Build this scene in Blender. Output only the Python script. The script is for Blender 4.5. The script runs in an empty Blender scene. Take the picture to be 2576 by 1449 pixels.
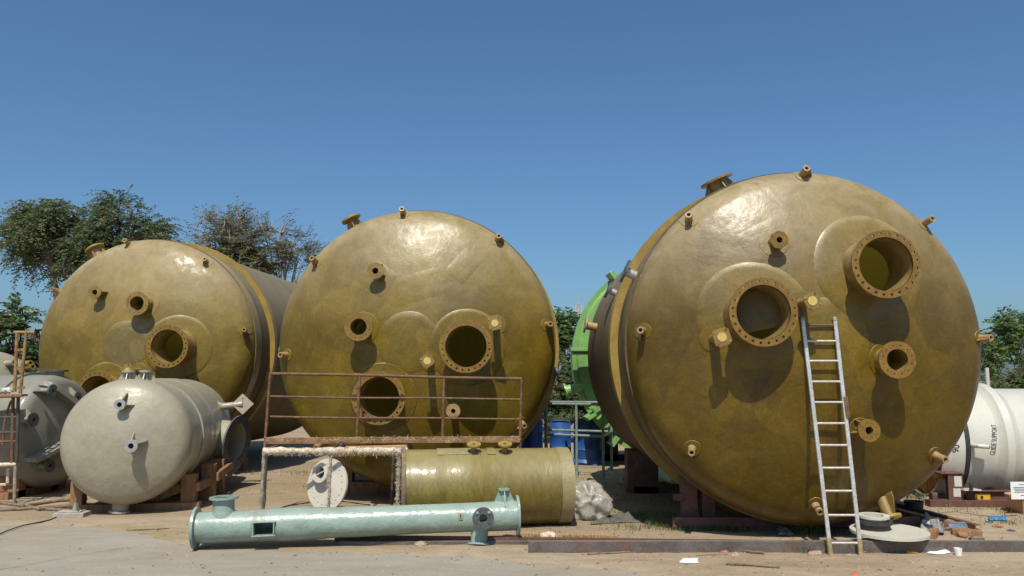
import bpy, bmesh, math, random
from math import sin, cos, tan, pi, sqrt, radians, atan2
from mathutils import Vector, Matrix, noise

random.seed(11)
V = Vector
S = bpy.context.scene
COL = S.collection

# ------------------------------------------------------------------ camera
F, CX, CY = 2022.0, 1288.0, 724.5            # focal length and centre in photo units (2576 wide)
PITCH = math.atan(230.5 / F)
CAM = V((0, 0, 1.82))
cd = bpy.data.cameras.new('camera')
cam = bpy.data.objects.new('camera', cd); COL.objects.link(cam)
cam.location = CAM
cam.rotation_euler = (pi / 2 + PITCH, 0, 0)
cd.sensor_width = 36.0
cd.lens = 36.0 * F / 2576.0
cd.clip_start = 0.05; cd.clip_end = 3000
S.camera = cam

# ------------------------------------------------------------------ sky, sun, exposure
SUN_EL, SUN_AZ = radians(57), radians(186.5)    # azimuth clockwise from +Y
w = bpy.data.worlds.new('World'); S.world = w; w.use_nodes = True
nt = w.node_tree
bg = nt.nodes['Background']
sky = nt.nodes.new('ShaderNodeTexSky')
sky.sky_type = 'NISHITA'; sky.sun_disc = False
sky.sun_elevation = SUN_EL; sky.sun_rotation = SUN_AZ
sky.altitude = 0; sky.air_density = 1.0; sky.dust_density = 1.8; sky.ozone_density = 9.0
tint = nt.nodes.new('ShaderNodeMix'); tint.data_type = 'RGBA'; tint.blend_type = 'MULTIPLY'; tint.inputs[0].default_value = 1.0
tint.inputs[7].default_value = (0.88, 1.0, 0.98, 1)          # one even white balance for the whole sky
nt.links.new(sky.outputs[0], tint.inputs[6]); nt.links.new(tint.outputs[2], bg.inputs[0])
bg.inputs[1].default_value = 0.116
sd = bpy.data.lights.new('sun', 'SUN'); sun = bpy.data.objects.new('sun', sd); COL.objects.link(sun)
sd.energy = 5.0; sd.angle = radians(0.53); sd.color = (1.0, 0.945, 0.83)
sdir = V((sin(SUN_AZ) * cos(SUN_EL), cos(SUN_AZ) * cos(SUN_EL), sin(SUN_EL)))
sun.rotation_euler = sdir.to_track_quat('Z', 'Y').to_euler()
sun.location = (0, -20, 30)
S.view_settings.view_transform = 'Standard'; S.view_settings.look = 'None'
S.view_settings.exposure = 0.0; S.view_settings.gamma = 1.0
S.view_settings.use_curve_mapping = False

# ------------------------------------------------------------------ helpers
def ray(u, v):
    a = (u - CX) / F; b = (CY - v) / F
    return V((a, cos(PITCH) - b * sin(PITCH), sin(PITCH) + b * cos(PITCH)))
def W(u, v, Y):                                # point at world depth Y
    d = ray(u, v); return CAM + d * (Y / d.y)
def G(u, v, z=0.0):                            # point on the horizontal plane z
    d = ray(u, v); return CAM + d * ((z - CAM.z) / d.z)
def frame(d, loc=(0, 0, 0), up=None):          # matrix whose local +Z runs along d
    d = V(d).normalized()
    if up is None: q = d.to_track_quat('Z', 'Y').to_matrix().to_4x4()
    else:
        x = V(up).cross(d).normalized(); y = d.cross(x)
        q = Matrix((x, y, d)).transposed().to_4x4()
    return Matrix.Translation(loc) @ q

class MB:
    def __init__(s): s.v = []; s.f = []; s.sm = []; s.mi = []; s.m = 0
    def add(s, vs, fs, smooth=False, M=None):
        o = len(s.v)
        for p in vs:
            p = V(p)
            if M is not None: p = M @ p
            s.v.append(p[:])
        for f in fs:
            s.f.append(tuple(i + o for i in f)); s.sm.append(smooth); s.mi.append(s.m)
        return s
    def box(s, c, size, M=None):
        x, y, z = (k / 2 for k in size); c = V(c)
        vs = [c + V((i * x, j * y, k * z)) for i in (-1, 1) for j in (-1, 1) for k in (-1, 1)]
        return s.add(vs, [(0, 1, 3, 2), (4, 6, 7, 5), (0, 4, 5, 1), (2, 3, 7, 6), (0, 2, 6, 4), (1, 5, 7, 3)], False, M)
    def bar(s, p0, p1, wd, ht, up=(0, 0, 1)):  # rectangular bar, wd sideways, ht along up
        p0, p1 = V(p0), V(p1); d = (p1 - p0); L = d.length; d.normalize()
        x = V(up).cross(d).normalized(); y = d.cross(x)
        M = Matrix.Translation((p0 + p1) / 2) @ Matrix((x, y, d)).transposed().to_4x4()
        return s.box((0, 0, 0), (wd, ht, L), M)
    def tube(s, p0, p1, r0, r1=None, n=14, caps=True):
        r1 = r0 if r1 is None else r1
        M = frame(V(p1) - V(p0), p0); L = (V(p1) - V(p0)).length
        vs = []
        for r, z in ((r0, 0), (r1, L)):
            vs += [(r * cos(2 * pi * i / n), r * sin(2 * pi * i / n), z) for i in range(n)]
        fs = [(i, (i + 1) % n, n + (i + 1) % n, n + i) for i in range(n)]
        s.add(vs, fs, True, M)
        if caps: s.add(vs, [tuple(range(n))[::-1], tuple(range(n, 2 * n))], False, M)
        return s
    def path(s, pts, r, n=8, caps=True):
        pts = [V(p) for p in pts]; N = len(pts); vs = []
        rr = r if isinstance(r, (list, tuple)) else [r] * N
        ref = V((0.13, 0.31, 0.94))
        for k, p in enumerate(pts):
            d = (pts[min(k + 1, N - 1)] - pts[max(k - 1, 0)]).normalized()
            x = d.cross(ref)
            if x.length < 1e-4: x = d.cross(V((1, 0, 0)))
            x.normalize(); y = d.cross(x)
            vs += [p + (x * cos(2 * pi * i / n) + y * sin(2 * pi * i / n)) * rr[k] for i in range(n)]
        fs = [(k * n + i, k * n + (i + 1) % n, (k + 1) * n + (i + 1) % n, (k + 1) * n + i) for k in range(N - 1) for i in range(n)]
        s.add(vs, fs, True)
        if caps and n > 3: s.add(vs, [tuple(range(n))[::-1], tuple(range((N - 1) * n, N * n))])
        return s
    def lathe(s, prof, n=48, M=None, close=False, skip=None, wob=None):   # prof of (r, z) about local Z
        vs = []; N = len(prof)
        for r, z in prof:
            for i in range(n):
                a = 2 * pi * i / n; q = r * (1 + (wob(a, z) if wob else 0))
                vs.append((q * cos(a), q * sin(a), z))
        fs = []
        for k in range(N if close else N - 1):
            k2 = (k + 1) % N
            for i in range(n):
                f = (k * n + i, k * n + (i + 1) % n, k2 * n + (i + 1) % n, k2 * n + i)
                if skip and skip([vs[j] for j in f]): continue
                fs.append(f)
        return s.add(vs, fs, True, M)
    def prism(s, poly, th, M=None):            # polygon in local XY extruded along Z, centred
        n = len(poly)
        vs = [(x, y, -th / 2) for x, y in poly] + [(x, y, th / 2) for x, y in poly]
        fs = [tuple(range(n))[::-1], tuple(range(n, 2 * n))] + [(i, (i + 1) % n, n + (i + 1) % n, n + i) for i in range(n)]
        return s.add(vs, fs, False, M)
    def mesh(s, name, mats):
        me = bpy.data.meshes.new(name); me.from_pydata(s.v, [], s.f)
        for m in (mats if isinstance(mats, (list, tuple)) else [mats]): me.materials.append(m)
        me.polygons.foreach_set('use_smooth', [True if q else False for q in s.sm])
        me.polygons.foreach_set('material_index', s.mi)
        if any(s.sm):
            bm = bmesh.new(); bm.from_mesh(me)
            bmesh.ops.recalc_face_normals(bm, faces=bm.faces) if len(s.f) < 20000 else None
            bm.to_mesh(me); bm.free()
            me.set_sharp_from_angle(angle=radians(38))
        else:
            bm = bmesh.new(); bm.from_mesh(me)
            if len(s.f) < 4000: bmesh.ops.recalc_face_normals(bm, faces=bm.faces)
            bm.to_mesh(me); bm.free()
        me.update()
        return me

def link(name, me, parent=None, M=None):
    o = bpy.data.objects.new(name, me); COL.objects.link(o)
    if parent is not None: o.parent = parent
    if M is not None: o.matrix_local = M
    return o
def obj(name, mb, mat, parent=None, M=None, bevel=0):
    o = link(name, mb.mesh(name, mat), parent, M)
    if bevel:
        b = o.modifiers.new('bevel', 'BEVEL'); b.width = bevel; b.segments = 2; b.limit_method = 'ANGLE'; b.angle_limit = radians(50)
    return o
def tag(o, label=None, cat=None, group=None, kind=None):
    if label: o['label'] = label
    if cat: o['category'] = cat
    if group: o['group'] = group
    if kind: o['kind'] = kind
    return o
def thing(name, label, cat, loc=(0, 0, 0), rz=0, group=None, M=None):
    o = bpy.data.objects.new(name, None); COL.objects.link(o)
    o.empty_display_size = 0.2
    if M is not None: o.matrix_local = M
    else: o.location = loc; o.rotation_euler = (0, 0, rz)
    return tag(o, label, cat, group)
def copy_tree(o, parent=None):
    c = o.copy(); COL.objects.link(c); c.parent = parent
    for ch in list(o.children): copy_tree(ch, c)
    return c

# ------------------------------------------------------------------ materials
def mat(name, c1, c2=None, rough=0.6, scale=3.0, fine=40.0, famt=0.12, metal=0.0, bump=0.0, bscale=25.0, bump2=0.0, b2scale=4.0,
        coat=0.0, coat_rough=0.12, dust_toplight=0.0, dust_toplight_col=(0.40, 0.34, 0.25), transl=0.0, stretch=(1, 1, 1), c3=None, c3scale=1.3,
        spec=0.5, rvar=0.1, ramp=(0.36, 0.64), c3ramp=(0.56, 0.68), flake=0.0, fscale=14.0, mott=0.0, mscale=6.0, tcol=None, mats=0.0):
    m = bpy.data.materials.new(name); m.use_nodes = True
    n = m.node_tree.nodes; l = m.node_tree.links
    b = n['Principled BSDF']; out = n['Material Output']
    tc = n.new('ShaderNodeTexCoord'); mp = n.new('ShaderNodeMapping'); mp.inputs['Scale'].default_value = stretch
    l.new(tc.outputs['Object'], mp.inputs[0])
    def noi(sc, det=5, rgh=0.55, dist=0.0, src=mp):
        q = n.new('ShaderNodeTexNoise'); q.inputs['Scale'].default_value = sc; q.inputs['Detail'].default_value = det
        q.inputs['Roughness'].default_value = rgh; q.inputs['Distortion'].default_value = dist
        l.new(src.outputs[0], q.inputs['Vector']); return q
    def mr(src, a, b_, c, d):
        q = n.new('ShaderNodeMapRange'); q.interpolation_type = 'SMOOTHSTEP'
        for i, k in enumerate((a, b_, c, d)): q.inputs[i + 1].default_value = k
        l.new(src, q.inputs[0]); return q.outputs[0]
    def mix(fac, A, B, mode='MIX'):
        q = n.new('ShaderNodeMix'); q.data_type = 'RGBA'; q.blend_type = mode
        if isinstance(fac, float): q.inputs[0].default_value = fac
        else: l.new(fac, q.inputs[0])
        for k, X in ((6, A), (7, B)):
            if isinstance(X, tuple): q.inputs[k].default_value = (*X, 1)
            else: l.new(X, q.inputs[k])
        return q.outputs[2]
    n1 = noi(scale, 6, 0.6, 0.4)
    col = mix(mr(n1.outputs[0], ramp[0], ramp[1], 0, 1), c1, c2 or c1)
    if c3:
        n3 = noi(c3scale, 7, 0.68, 0.8)
        col = mix(mr(n3.outputs[0], c3ramp[0], c3ramp[1], 0, 1), col, c3)
    nf = noi(fine, 3, 0.6)
    g = mr(nf.outputs[0], 0.25, 0.75, 1 - famt, 1 + famt)
    cmb = n.new('ShaderNodeCombineColor')
    for i in range(3): l.new(g, cmb.inputs[i])
    col = mix(1.0, col, cmb.outputs[0], 'MULTIPLY')
    if mats:                                                    # overlapping sheets of glass mat, each a slightly different tone
        for sc_, rt_ in ((0.95, .5), (1.45, 1.1)):
            m2 = n.new('ShaderNodeMapping'); m2.inputs['Rotation'].default_value = (.1, rt_, .2); l.new(tc.outputs['Object'], m2.inputs[0])
            ww = noi(1.2, 3, 0.5); wa = n.new('ShaderNodeVectorMath'); wa.operation = 'SCALE'; l.new(ww.outputs[1], wa.inputs[0]); wa.inputs['Scale'].default_value = 0.22
            wb = n.new('ShaderNodeVectorMath'); wb.operation = 'ADD'; l.new(wa.outputs[0], wb.inputs[0]); l.new(m2.outputs[0], wb.inputs[1])
            vo2 = n.new('ShaderNodeTexVoronoi'); vo2.distance = 'CHEBYCHEV'; vo2.inputs['Scale'].default_value = sc_; l.new(wb.outputs[0], vo2.inputs['Vector'])
            sx = n.new('ShaderNodeSeparateColor'); l.new(vo2.outputs['Color'], sx.inputs[0])
            gm_ = mr(sx.outputs[0], 0, 1, 1 - mats, 1 + mats); c5 = n.new('ShaderNodeCombineColor')
            for i in range(3): l.new(gm_, c5.inputs[i])
            col = mix(1.0, col, c5.outputs[0], 'MULTIPLY')
    if mott:                                                    # blotchy resin: a second, coarser tone and patchy gloss
        n4 = noi(mscale, 9, 0.72, 1.2); g4 = mr(n4.outputs[0], 0.28, 0.72, 1 - mott, 1 + mott)
        c4 = n.new('ShaderNodeCombineColor')
        for i in range(3): l.new(g4, c4.inputs[i])
        col = mix(1.0, col, c4.outputs[0], 'MULTIPLY')
        if coat: l.new(mr(noi(1.7, 7, 0.65, 1.0).outputs[0], 0.40, 0.58, coat * .25, coat), b.inputs['Coat Weight'])
    if dust_toplight:
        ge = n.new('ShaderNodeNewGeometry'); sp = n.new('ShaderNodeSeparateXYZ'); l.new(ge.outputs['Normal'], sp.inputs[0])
        up = mr(sp.outputs[2], -0.02, 0.62, 0.0, 1.0)  # up-facing faces lightened in colour: settled dust plus painted top light
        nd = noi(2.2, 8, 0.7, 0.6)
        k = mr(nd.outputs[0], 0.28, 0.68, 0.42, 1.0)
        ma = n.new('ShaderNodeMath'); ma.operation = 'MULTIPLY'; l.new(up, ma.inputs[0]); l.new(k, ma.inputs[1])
        mb_ = n.new('ShaderNodeMath'); mb_.operation = 'MULTIPLY'; l.new(ma.outputs[0], mb_.inputs[0]); mb_.inputs[1].default_value = dust_toplight
        col = mix(mb_.outputs[0], col, dust_toplight_col); dust_toplight_f = mb_.outputs[0]
    l.new(col, b.inputs['Base Color'])
    rg = mr(n1.outputs[0], 0.3, 0.7, max(0.02, rough - rvar), min(1, rough + rvar))
    if dust_toplight:                                                    # dusty, lightened tops also lose gloss
        dr = n.new('ShaderNodeMath'); dr.operation = 'MULTIPLY_ADD'; dr.use_clamp = True
        l.new(dust_toplight_f, dr.inputs[0]); dr.inputs[1].default_value = 0.14; l.new(rg, dr.inputs[2]); rg = dr.outputs[0]
    l.new(rg, b.inputs['Roughness'])
    b.inputs['Metallic'].default_value = metal
    b.inputs['Specular IOR Level'].default_value = spec
    if coat:
        if not mott: b.inputs['Coat Weight'].default_value = coat
        b.inputs['Coat Roughness'].default_value = coat_rough
    nrm = None
    for st, sc, dist in ((bump, bscale, 0.01), (bump2, b2scale, 0.05)):
        if st:
            q = n.new('ShaderNodeBump'); q.inputs['Strength'].default_value = st; q.inputs['Distance'].default_value = dist
            l.new(noi(sc, 4, 0.55, 0.3).outputs[0], q.inputs['Height'])
            if nrm: l.new(nrm, q.inputs['Normal'])
            nrm = q.outputs[0]
    if nrm:
        l.new(nrm, b.inputs['Normal'])
        if coat:
            cn = nrm
            if flake:                                           # chopped-strand facets: every cell of the laminate tilts a little
                vo = n.new('ShaderNodeTexVoronoi'); vo.inputs['Scale'].default_value = fscale; l.new(mp.outputs[0], vo.inputs['Vector'])
                v1 = n.new('ShaderNodeVectorMath'); v1.operation = 'SUBTRACT'; l.new(vo.outputs['Color'], v1.inputs[0]); v1.inputs[1].default_value = (.5, .5, .5)
                v2 = n.new('ShaderNodeVectorMath'); v2.operation = 'SCALE'; l.new(v1.outputs[0], v2.inputs[0]); v2.inputs['Scale'].default_value = flake
                v3 = n.new('ShaderNodeVectorMath'); v3.operation = 'ADD'; l.new(v2.outputs[0], v3.inputs[0]); l.new(nrm, v3.inputs[1])
                v4 = n.new('ShaderNodeVectorMath'); v4.operation = 'NORMALIZE'; l.new(v3.outputs[0], v4.inputs[0]); cn = v4.outputs[0]
            l.new(cn, b.inputs['Coat Normal'])
    if transl:
        t = n.new('ShaderNodeBsdfTranslucent'); t.inputs[0].default_value = (*tcol, 1) if tcol else (1, 1, 1, 1)
        if not tcol: l.new(col, t.inputs[0])
        ms = n.new('ShaderNodeMixShader'); ms.inputs[0].default_value = transl
        l.new(b.outputs[0], ms.inputs[1]); l.new(t.outputs[0], ms.inputs[2]); l.new(ms.outputs[0], out.inputs[0])
    return m

def frp(name, c1, c2, c3, dust_toplight, rough=0.42, transl=0.10, coat=0.4, toplight_col=(0.44, 0.35, 0.20), flake=0.035, fscale=16, crough=0.30):  # dusty tops over darker resin also paint the lit-top, shaded-bottom gradient
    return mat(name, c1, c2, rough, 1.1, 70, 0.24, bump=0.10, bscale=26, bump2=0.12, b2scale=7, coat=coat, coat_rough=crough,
               dust_toplight=dust_toplight, dust_toplight_col=toplight_col, transl=transl, c3=c3, c3scale=2.4, spec=0.34, flake=flake, fscale=fscale, ramp=(0.32, 0.68), c3ramp=(0.5, 0.72), mott=.14, mscale=9, mats=.11, tcol=(0.30, 0.235, 0.02))
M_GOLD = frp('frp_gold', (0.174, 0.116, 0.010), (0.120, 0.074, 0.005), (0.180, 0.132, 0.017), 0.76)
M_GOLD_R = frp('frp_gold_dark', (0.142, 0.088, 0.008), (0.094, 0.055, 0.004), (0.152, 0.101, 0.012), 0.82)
M_GOLD_L = frp('frp_dusty', (0.212, 0.145, 0.025), (0.150, 0.096, 0.011), (0.215, 0.158, 0.038), 1.0, 0.5, 0.09, 0.30, toplight_col=(0.385, 0.305, 0.175), flake=0.13, fscale=10, crough=0.22)
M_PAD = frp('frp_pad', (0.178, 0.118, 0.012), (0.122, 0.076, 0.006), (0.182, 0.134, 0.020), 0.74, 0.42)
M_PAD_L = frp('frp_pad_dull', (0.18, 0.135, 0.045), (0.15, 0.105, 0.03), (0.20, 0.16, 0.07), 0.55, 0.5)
M_WIND = mat('frp_filament', (0.135, 0.095, 0.038), (0.190, 0.145, 0.078), 0.65, 3, 60, 0.2, bump=0.3, bscale=30, spec=0.3, tcol=(0.25, 0.19, 0.02),
             stretch=(0.4, 4.0, 0.4), dust_toplight=0.45, dust_toplight_col=(0.42, 0.365, 0.26), transl=0.22, c3=(0.11, 0.068, 0.022), c3scale=0.6)
M_YEL = mat('frp_yellow', (0.33, 0.225, 0.05), (0.25, 0.16, 0.034), 0.5, 3, 50, 0.15, bump=0.2, transl=0.05, c3=(0.40, 0.20, 0.05), c3scale=2)
M_NECK = mat('frp_neck', (0.29, 0.19, 0.05), (0.20, 0.12, 0.027), 0.4, 6, 60, 0.2, bump=0.3, coat=0.4, transl=0.1, dust_toplight=0.25)
M_FLANGE = mat('frp_flange', (0.235, 0.130, 0.021), (0.160, 0.086, 0.012), 0.42, 9, 60, 0.25, bump=0.25, coat=0.3, transl=0.05, dust_toplight=0.12, c3=(0.27, 0.17, 0.045), c3scale=7)
M_TAN = mat('frp_tan', (0.36, 0.235, 0.10), (0.28, 0.165, 0.06), 0.5, 9, 60, 0.2, bump=0.25, coat=0.2, transl=0.05, dust_toplight=0.2)
M_LINER = mat('resin_liner', (0.30, 0.215, 0.085), (0.21, 0.14, 0.045), 0.5, 4, 50, 0.15, coat=0.2)
M_PLUG = mat('plug_disc', (0.58, 0.44, 0.14), (0.5, 0.36, 0.1), 0.6, 9)
M_BEIGE = mat('beige_gelcoat', (0.325, 0.293, 0.212), (0.285, 0.255, 0.180), 0.42, 2.0, 45, 0.06, bump=0.2, bscale=14, bump2=0.25, b2scale=3.5,
              coat=0.25, coat_rough=0.2, dust_toplight=0.35, dust_toplight_col=(0.33, 0.295, 0.205), mott=.07, c3=(0.310, 0.288, 0.178), c3scale=1.0)
M_GREY = mat('grey_gelcoat', (0.215, 0.203, 0.160), (0.170, 0.160, 0.126), 0.5, 2.0, 45, 0.08, bump=0.2, bscale=14, coat=0.2,
             dust_toplight=0.3, dust_toplight_col=(0.30, 0.285, 0.24))
M_DKFL = mat('dark_flange_face', (0.055, 0.06, 0.065), (0.09, 0.095, 0.10), 0.5, 12, 60, 0.2)
M_STEEL = mat('galvanised_steel', (0.50, 0.49, 0.46), (0.38, 0.37, 0.35), 0.4, 14, 70, 0.2, metal=0.55, bump=0.1)
M_LADDER = mat('ladder_aluminium', (0.66, 0.65, 0.63), (0.50, 0.49, 0.47), 0.33, 10, 50, 0.2, metal=0.45, bump=0.1, c3=(0.32, 0.27, 0.22), c3scale=9, c3ramp=(0.6, 0.66))
M_RUNG = mat('ladder_rung', (0.62, 0.57, 0.52), (0.50, 0.46, 0.42), 0.45, 10, 50, 0.2, metal=0.3)
M_TAPE = mat('yellow_tape', (0.36, 0.27, 0.12), (0.25, 0.185, 0.085), 0.7, 14, 60, 0.25, bump=0.5, c3=(0.2, 0.14, 0.08), c3scale=8)
M_RUST = mat('rusty_steel', (0.10, 0.050, 0.026), (0.17, 0.085, 0.04), 0.75, 9, 60, 0.3, bump=0.4, c3=(0.25, 0.13, 0.055), c3scale=7)
M_RUSTY = mat('ochre_rusty_steel', (0.27, 0.155, 0.065), (0.16, 0.085, 0.04), 0.75, 7, 60, 0.3, bump=0.4, c3=(0.36, 0.235, 0.11), c3scale=5)
M_REDOX = mat('red_oxide_steel', (0.135, 0.060, 0.045), (0.10, 0.043, 0.033), 0.65, 6, 60, 0.25, bump=0.3, c3=(0.17, 0.10, 0.07), c3scale=6)
M_BEAM = mat('dark_mill_steel', (0.085, 0.072, 0.066), (0.12, 0.10, 0.09), 0.5, 5, 60, 0.25, bump=0.3, c3=(0.15, 0.075, 0.05), c3scale=3,
             dust_toplight=0.5, dust_toplight_col=(0.30, 0.24, 0.18), spec=0.6)
M_OCHRE = mat('ochre_painted_steel', (0.30, 0.195, 0.062), (0.18, 0.10, 0.038), 0.7, 7, 60, 0.3, bump=0.3, c3=(0.15, 0.09, 0.05), c3scale=5)
M_DARKM = mat('dark_painted_steel', (0.045, 0.038, 0.033), (0.08, 0.06, 0.045), 0.6, 8, 60, 0.3, bump=0.3)
M_FIBRE = mat('glass_fibre_resin', (0.62, 0.54, 0.42), (0.50, 0.41, 0.30), 0.85, 10, 70, 0.3, bump=0.8, bscale=30, c3=(0.50, 0.33, 0.22), c3scale=6, c3ramp=(0.5, 0.7))
M_LEGF = mat('resin_splashed_leg', (0.20, 0.175, 0.15), (0.34, 0.30, 0.24), 0.85, 9, 70, 0.35, bump=0.9, bscale=25, c3=(0.13, 0.11, 0.09), c3scale=9)
M_WOOD = mat('timber', (0.30, 0.16, 0.07), (0.20, 0.10, 0.045), 0.8, 5, 50, 0.25, bump=0.4, stretch=(6, 6, 0.7), c3=(0.38, 0.22, 0.10), c3scale=2)
M_WOOD2 = mat('pale_timber', (0.44, 0.27, 0.12), (0.33, 0.18, 0.075), 0.8, 5, 50, 0.25, bump=0.4, stretch=(0.7, 6, 6))
M_WOODO = mat('orange_timber', (0.52, 0.25, 0.06), (0.40, 0.17, 0.04), 0.8, 4, 50, 0.25, bump=0.4, stretch=(6, 6, 0.7))
M_AQUA = mat('aqua_gelcoat', (0.250, 0.335, 0.290), (0.220, 0.298, 0.257), 0.3, 3, 45, 0.05, bump=0.2, bscale=16, bump2=0.3, b2scale=6, coat=0.4, coat_rough=0.14, dust_toplight=0.30, dust_toplight_col=(.34, .36, .29), mott=.10, c3=(0.20, 0.23, 0.18), c3scale=2.2)
M_GREEN = mat('green_gelcoat', (0.20, 0.375, 0.115), (0.17, 0.33, 0.095), 0.4, 2, 45, 0.08, bump=0.15, coat=0.05, dust_toplight=0.2, dust_toplight_col=(0.34, 0.42, 0.26), mott=.12, mats=.06)
M_GREENP = mat('grey_green_paint', (0.16, 0.22, 0.19), (0.24, 0.28, 0.25), 0.5, 8, 60, 0.2)
M_BLUE = mat('blue_plastic', (0.012, 0.07, 0.27), (0.016, 0.09, 0.33), 0.4, 3, 40, 0.1, coat=0.1, dust_toplight=0.35, dust_toplight_col=(0.22, 0.28, 0.38), mott=.2)
M_WHITE = mat('white_gelcoat', (0.55, 0.54, 0.48), (0.48, 0.47, 0.41), 0.4, 2, 45, 0.05, bump=0.15, coat=0.3, dust_toplight=0.15)
M_CREAM = mat('cream_laminate', (0.56, 0.535, 0.45), (0.50, 0.475, 0.39), 0.45, 3, 45, 0.05, bump=0.12, coat=0.2)
M_BLACK = mat('black_rubber', (0.020, 0.020, 0.021), (0.035, 0.034, 0.033), 0.6, 12, 60, 0.25, bump=0.3)
M_INK = mat('black_paint', (0.02, 0.02, 0.02), None, 0.7, 9)
M_PVC = mat('olive_pipe', (0.225, 0.175, 0.042), (0.160, 0.115, 0.020), 0.42, 2.2, 70, 0.2, bump=0.15, bscale=24, bump2=0.25, b2scale=5, coat=0.5, coat_rough=0.15,
            stretch=(1.6, 0.6, 0.6), dust_toplight=0.62, dust_toplight_col=(0.33, 0.28, 0.135), c3=(0.155, 0.105, 0.022), c3scale=1.6, transl=0.10, flake=.05, fscale=14, mott=.2, tcol=(.3, .23, .04))
M_BAND = mat('pale_pipe_end', (0.36, 0.31, 0.165), (0.30, 0.25, 0.12), 0.45, 4, 55, 0.15, bump=0.3, transl=0.2)
M_PLASTIC = mat('clear_plastic_sheet', (0.60, 0.575, 0.51), (0.50, 0.475, 0.415), 0.35, 5, 40, 0.08, transl=0.45, coat=0.3, bump2=0.4, b2scale=14)
M_GPLASTIC = mat('grey_plastic_film', (0.30, 0.285, 0.26), (0.5, 0.48, 0.45), 0.45, 9, 40, 0.15, transl=0.35, spec=.3, bump2=0.5, b2scale=16)
M_TARP = mat('black_tarp', (0.035, 0.036, 0.04), (0.06, 0.06, 0.062), 0.55, 8, 40, 0.2, bump2=0.4, b2scale=12, dust_toplight=0.25)
M_CONC = mat('weathered_concrete', (0.38, 0.35, 0.30), (0.30, 0.27, 0.23), 0.9, 6, 60, 0.2, bump=0.5)
M_TERRA = mat('tan_plastic_pot', (0.50, 0.30, 0.17), (0.44, 0.26, 0.14), 0.5, 4, 50, 0.1)
M_PAPER = mat('white_paper', (0.75, 0.75, 0.74), (0.7, 0.7, 0.69), 0.7, 5, 40, 0.05)
M_YPAINT = mat('yellow_paint', (0.70, 0.40, 0.02), (0.6, 0.33, 0.02), 0.6, 6, 50, 0.15)
M_SILVER = mat('silver_can', (0.7, 0.7, 0.7), (0.55, 0.55, 0.55), 0.25, 8, 50, 0.1, metal=0.9)
M_BRICK = mat('brick_shard', (0.34, 0.17, 0.10), (0.25, 0.12, 0.07), 0.9, 14, 60, 0.3, bump=0.8)
M_ROCK = mat('stone', (0.30, 0.22, 0.15), (0.40, 0.31, 0.22), 0.95, 14, 60, 0.3, bump=0.9)
M_BCLOTH = mat('blue_cloth', (0.03, 0.16, 0.36), (0.04, 0.22, 0.44), 0.8, 14, 60, 0.3, bump=0.5)
M_ORANGE = mat('orange_plastic', (0.62, 0.10, 0.02), None, 0.5, 9)
M_STICK = mat('dry_stick', (0.22, 0.16, 0.10), (0.14, 0.10, 0.065), 0.9, 14, 60, 0.3, bump=0.5)
M_ROPE = mat('brown_hose', (0.14, 0.10, 0.07), (0.22, 0.16, 0.11), 0.9, 14, 60, 0.3, bump=0.5)
M_BARK = mat('bark', (0.10, 0.075, 0.055), (0.16, 0.125, 0.10), 0.95, 5, 40, 0.3, bump=0.8)
M_TWIG = mat('grey_twig', (0.20, 0.165, 0.14), (0.28, 0.235, 0.205), 0.9, 5, 40, 0.3)
def leaf(name, c1, c2, sc=1.2): return mat(name, c1, c2, 0.5, sc, 9, 0.35, transl=0.5, spec=0.35)
M_LEAF = leaf('leaf_olive', (0.150, 0.195, 0.072), (0.205, 0.220, 0.098))
M_LEAFD = leaf('leaf_dark', (0.092, 0.145, 0.062), (0.130, 0.180, 0.080))
M_LEAFB = leaf('leaf_bright', (0.10, 0.20, 0.045), (0.155, 0.25, 0.065))
M_LEAFY = leaf('leaf_dry', (0.18, 0.155, 0.075), (0.15, 0.15, 0.068))
M_POD = mat('brown_pod', (0.11, 0.045, 0.03), (0.08, 0.035, 0.025), 0.7, 5)
M_GRASS = mat('grass_blade', (0.085, 0.135, 0.035), (0.17, 0.16, 0.055), 0.6, 1.6, 6, 0.3, transl=0.25)
M_DRY = mat('dry_grass_blade', (0.32, 0.24, 0.10), (0.22, 0.18, 0.07), 0.7, 1.6, 6, 0.3, transl=0.25)
M_BIT = mat('dark_bits', (0.10, 0.075, 0.055), (0.2, 0.15, 0.11), 0.9, 3, 9, 0.4)
M_LATTICE = mat('tower_paint', (0.42, 0.42, 0.43), (0.34, 0.33, 0.34), 0.6, 1)

# ------------------------------------------------------------------ ground
def ground_mat(name, dirt, dirt2, olive, conc, conc_amt):
    m = mat(name, dirt, dirt2, 0.95, 0.55, 70, 0.16, bump=0.7, bscale=42, bump2=0.5, b2scale=2.2, c3=olive, c3scale=0.33, c3ramp=(0.52, 0.66), spec=0.25, mott=.16, mscale=2.5, stretch=(.55, 1.25, 1))
    return m
M_DIRT = ground_mat('dry_dirt', (0.330, 0.258, 0.178), (0.265, 0.198, 0.127), (0.262, 0.198, 0.100), None, 0)
M_APRON = mat('dusty_concrete', (0.295, 0.268, 0.220), (0.270, 0.238, 0.190), 0.9, 0.9, 80, 0.10, bump=0.35, bscale=55, bump2=0.15, b2scale=3,
              c3=(0.28, 0.22, 0.15), c3scale=0.45, c3ramp=(0.50, 0.72), spec=0.3, mott=.10, mscale=1.6, stretch=(.5, 1.3, 1))
mb = MB(); mb.add([(-700, -60, 0), (700, -60, 0), (700, 1500, 0), (-700, 1500, 0)], [(0, 1, 2, 3)])
tag(obj('ground', mb, M_DIRT), kind='structure', label='dry sandy yard ground under the tanks')
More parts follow.
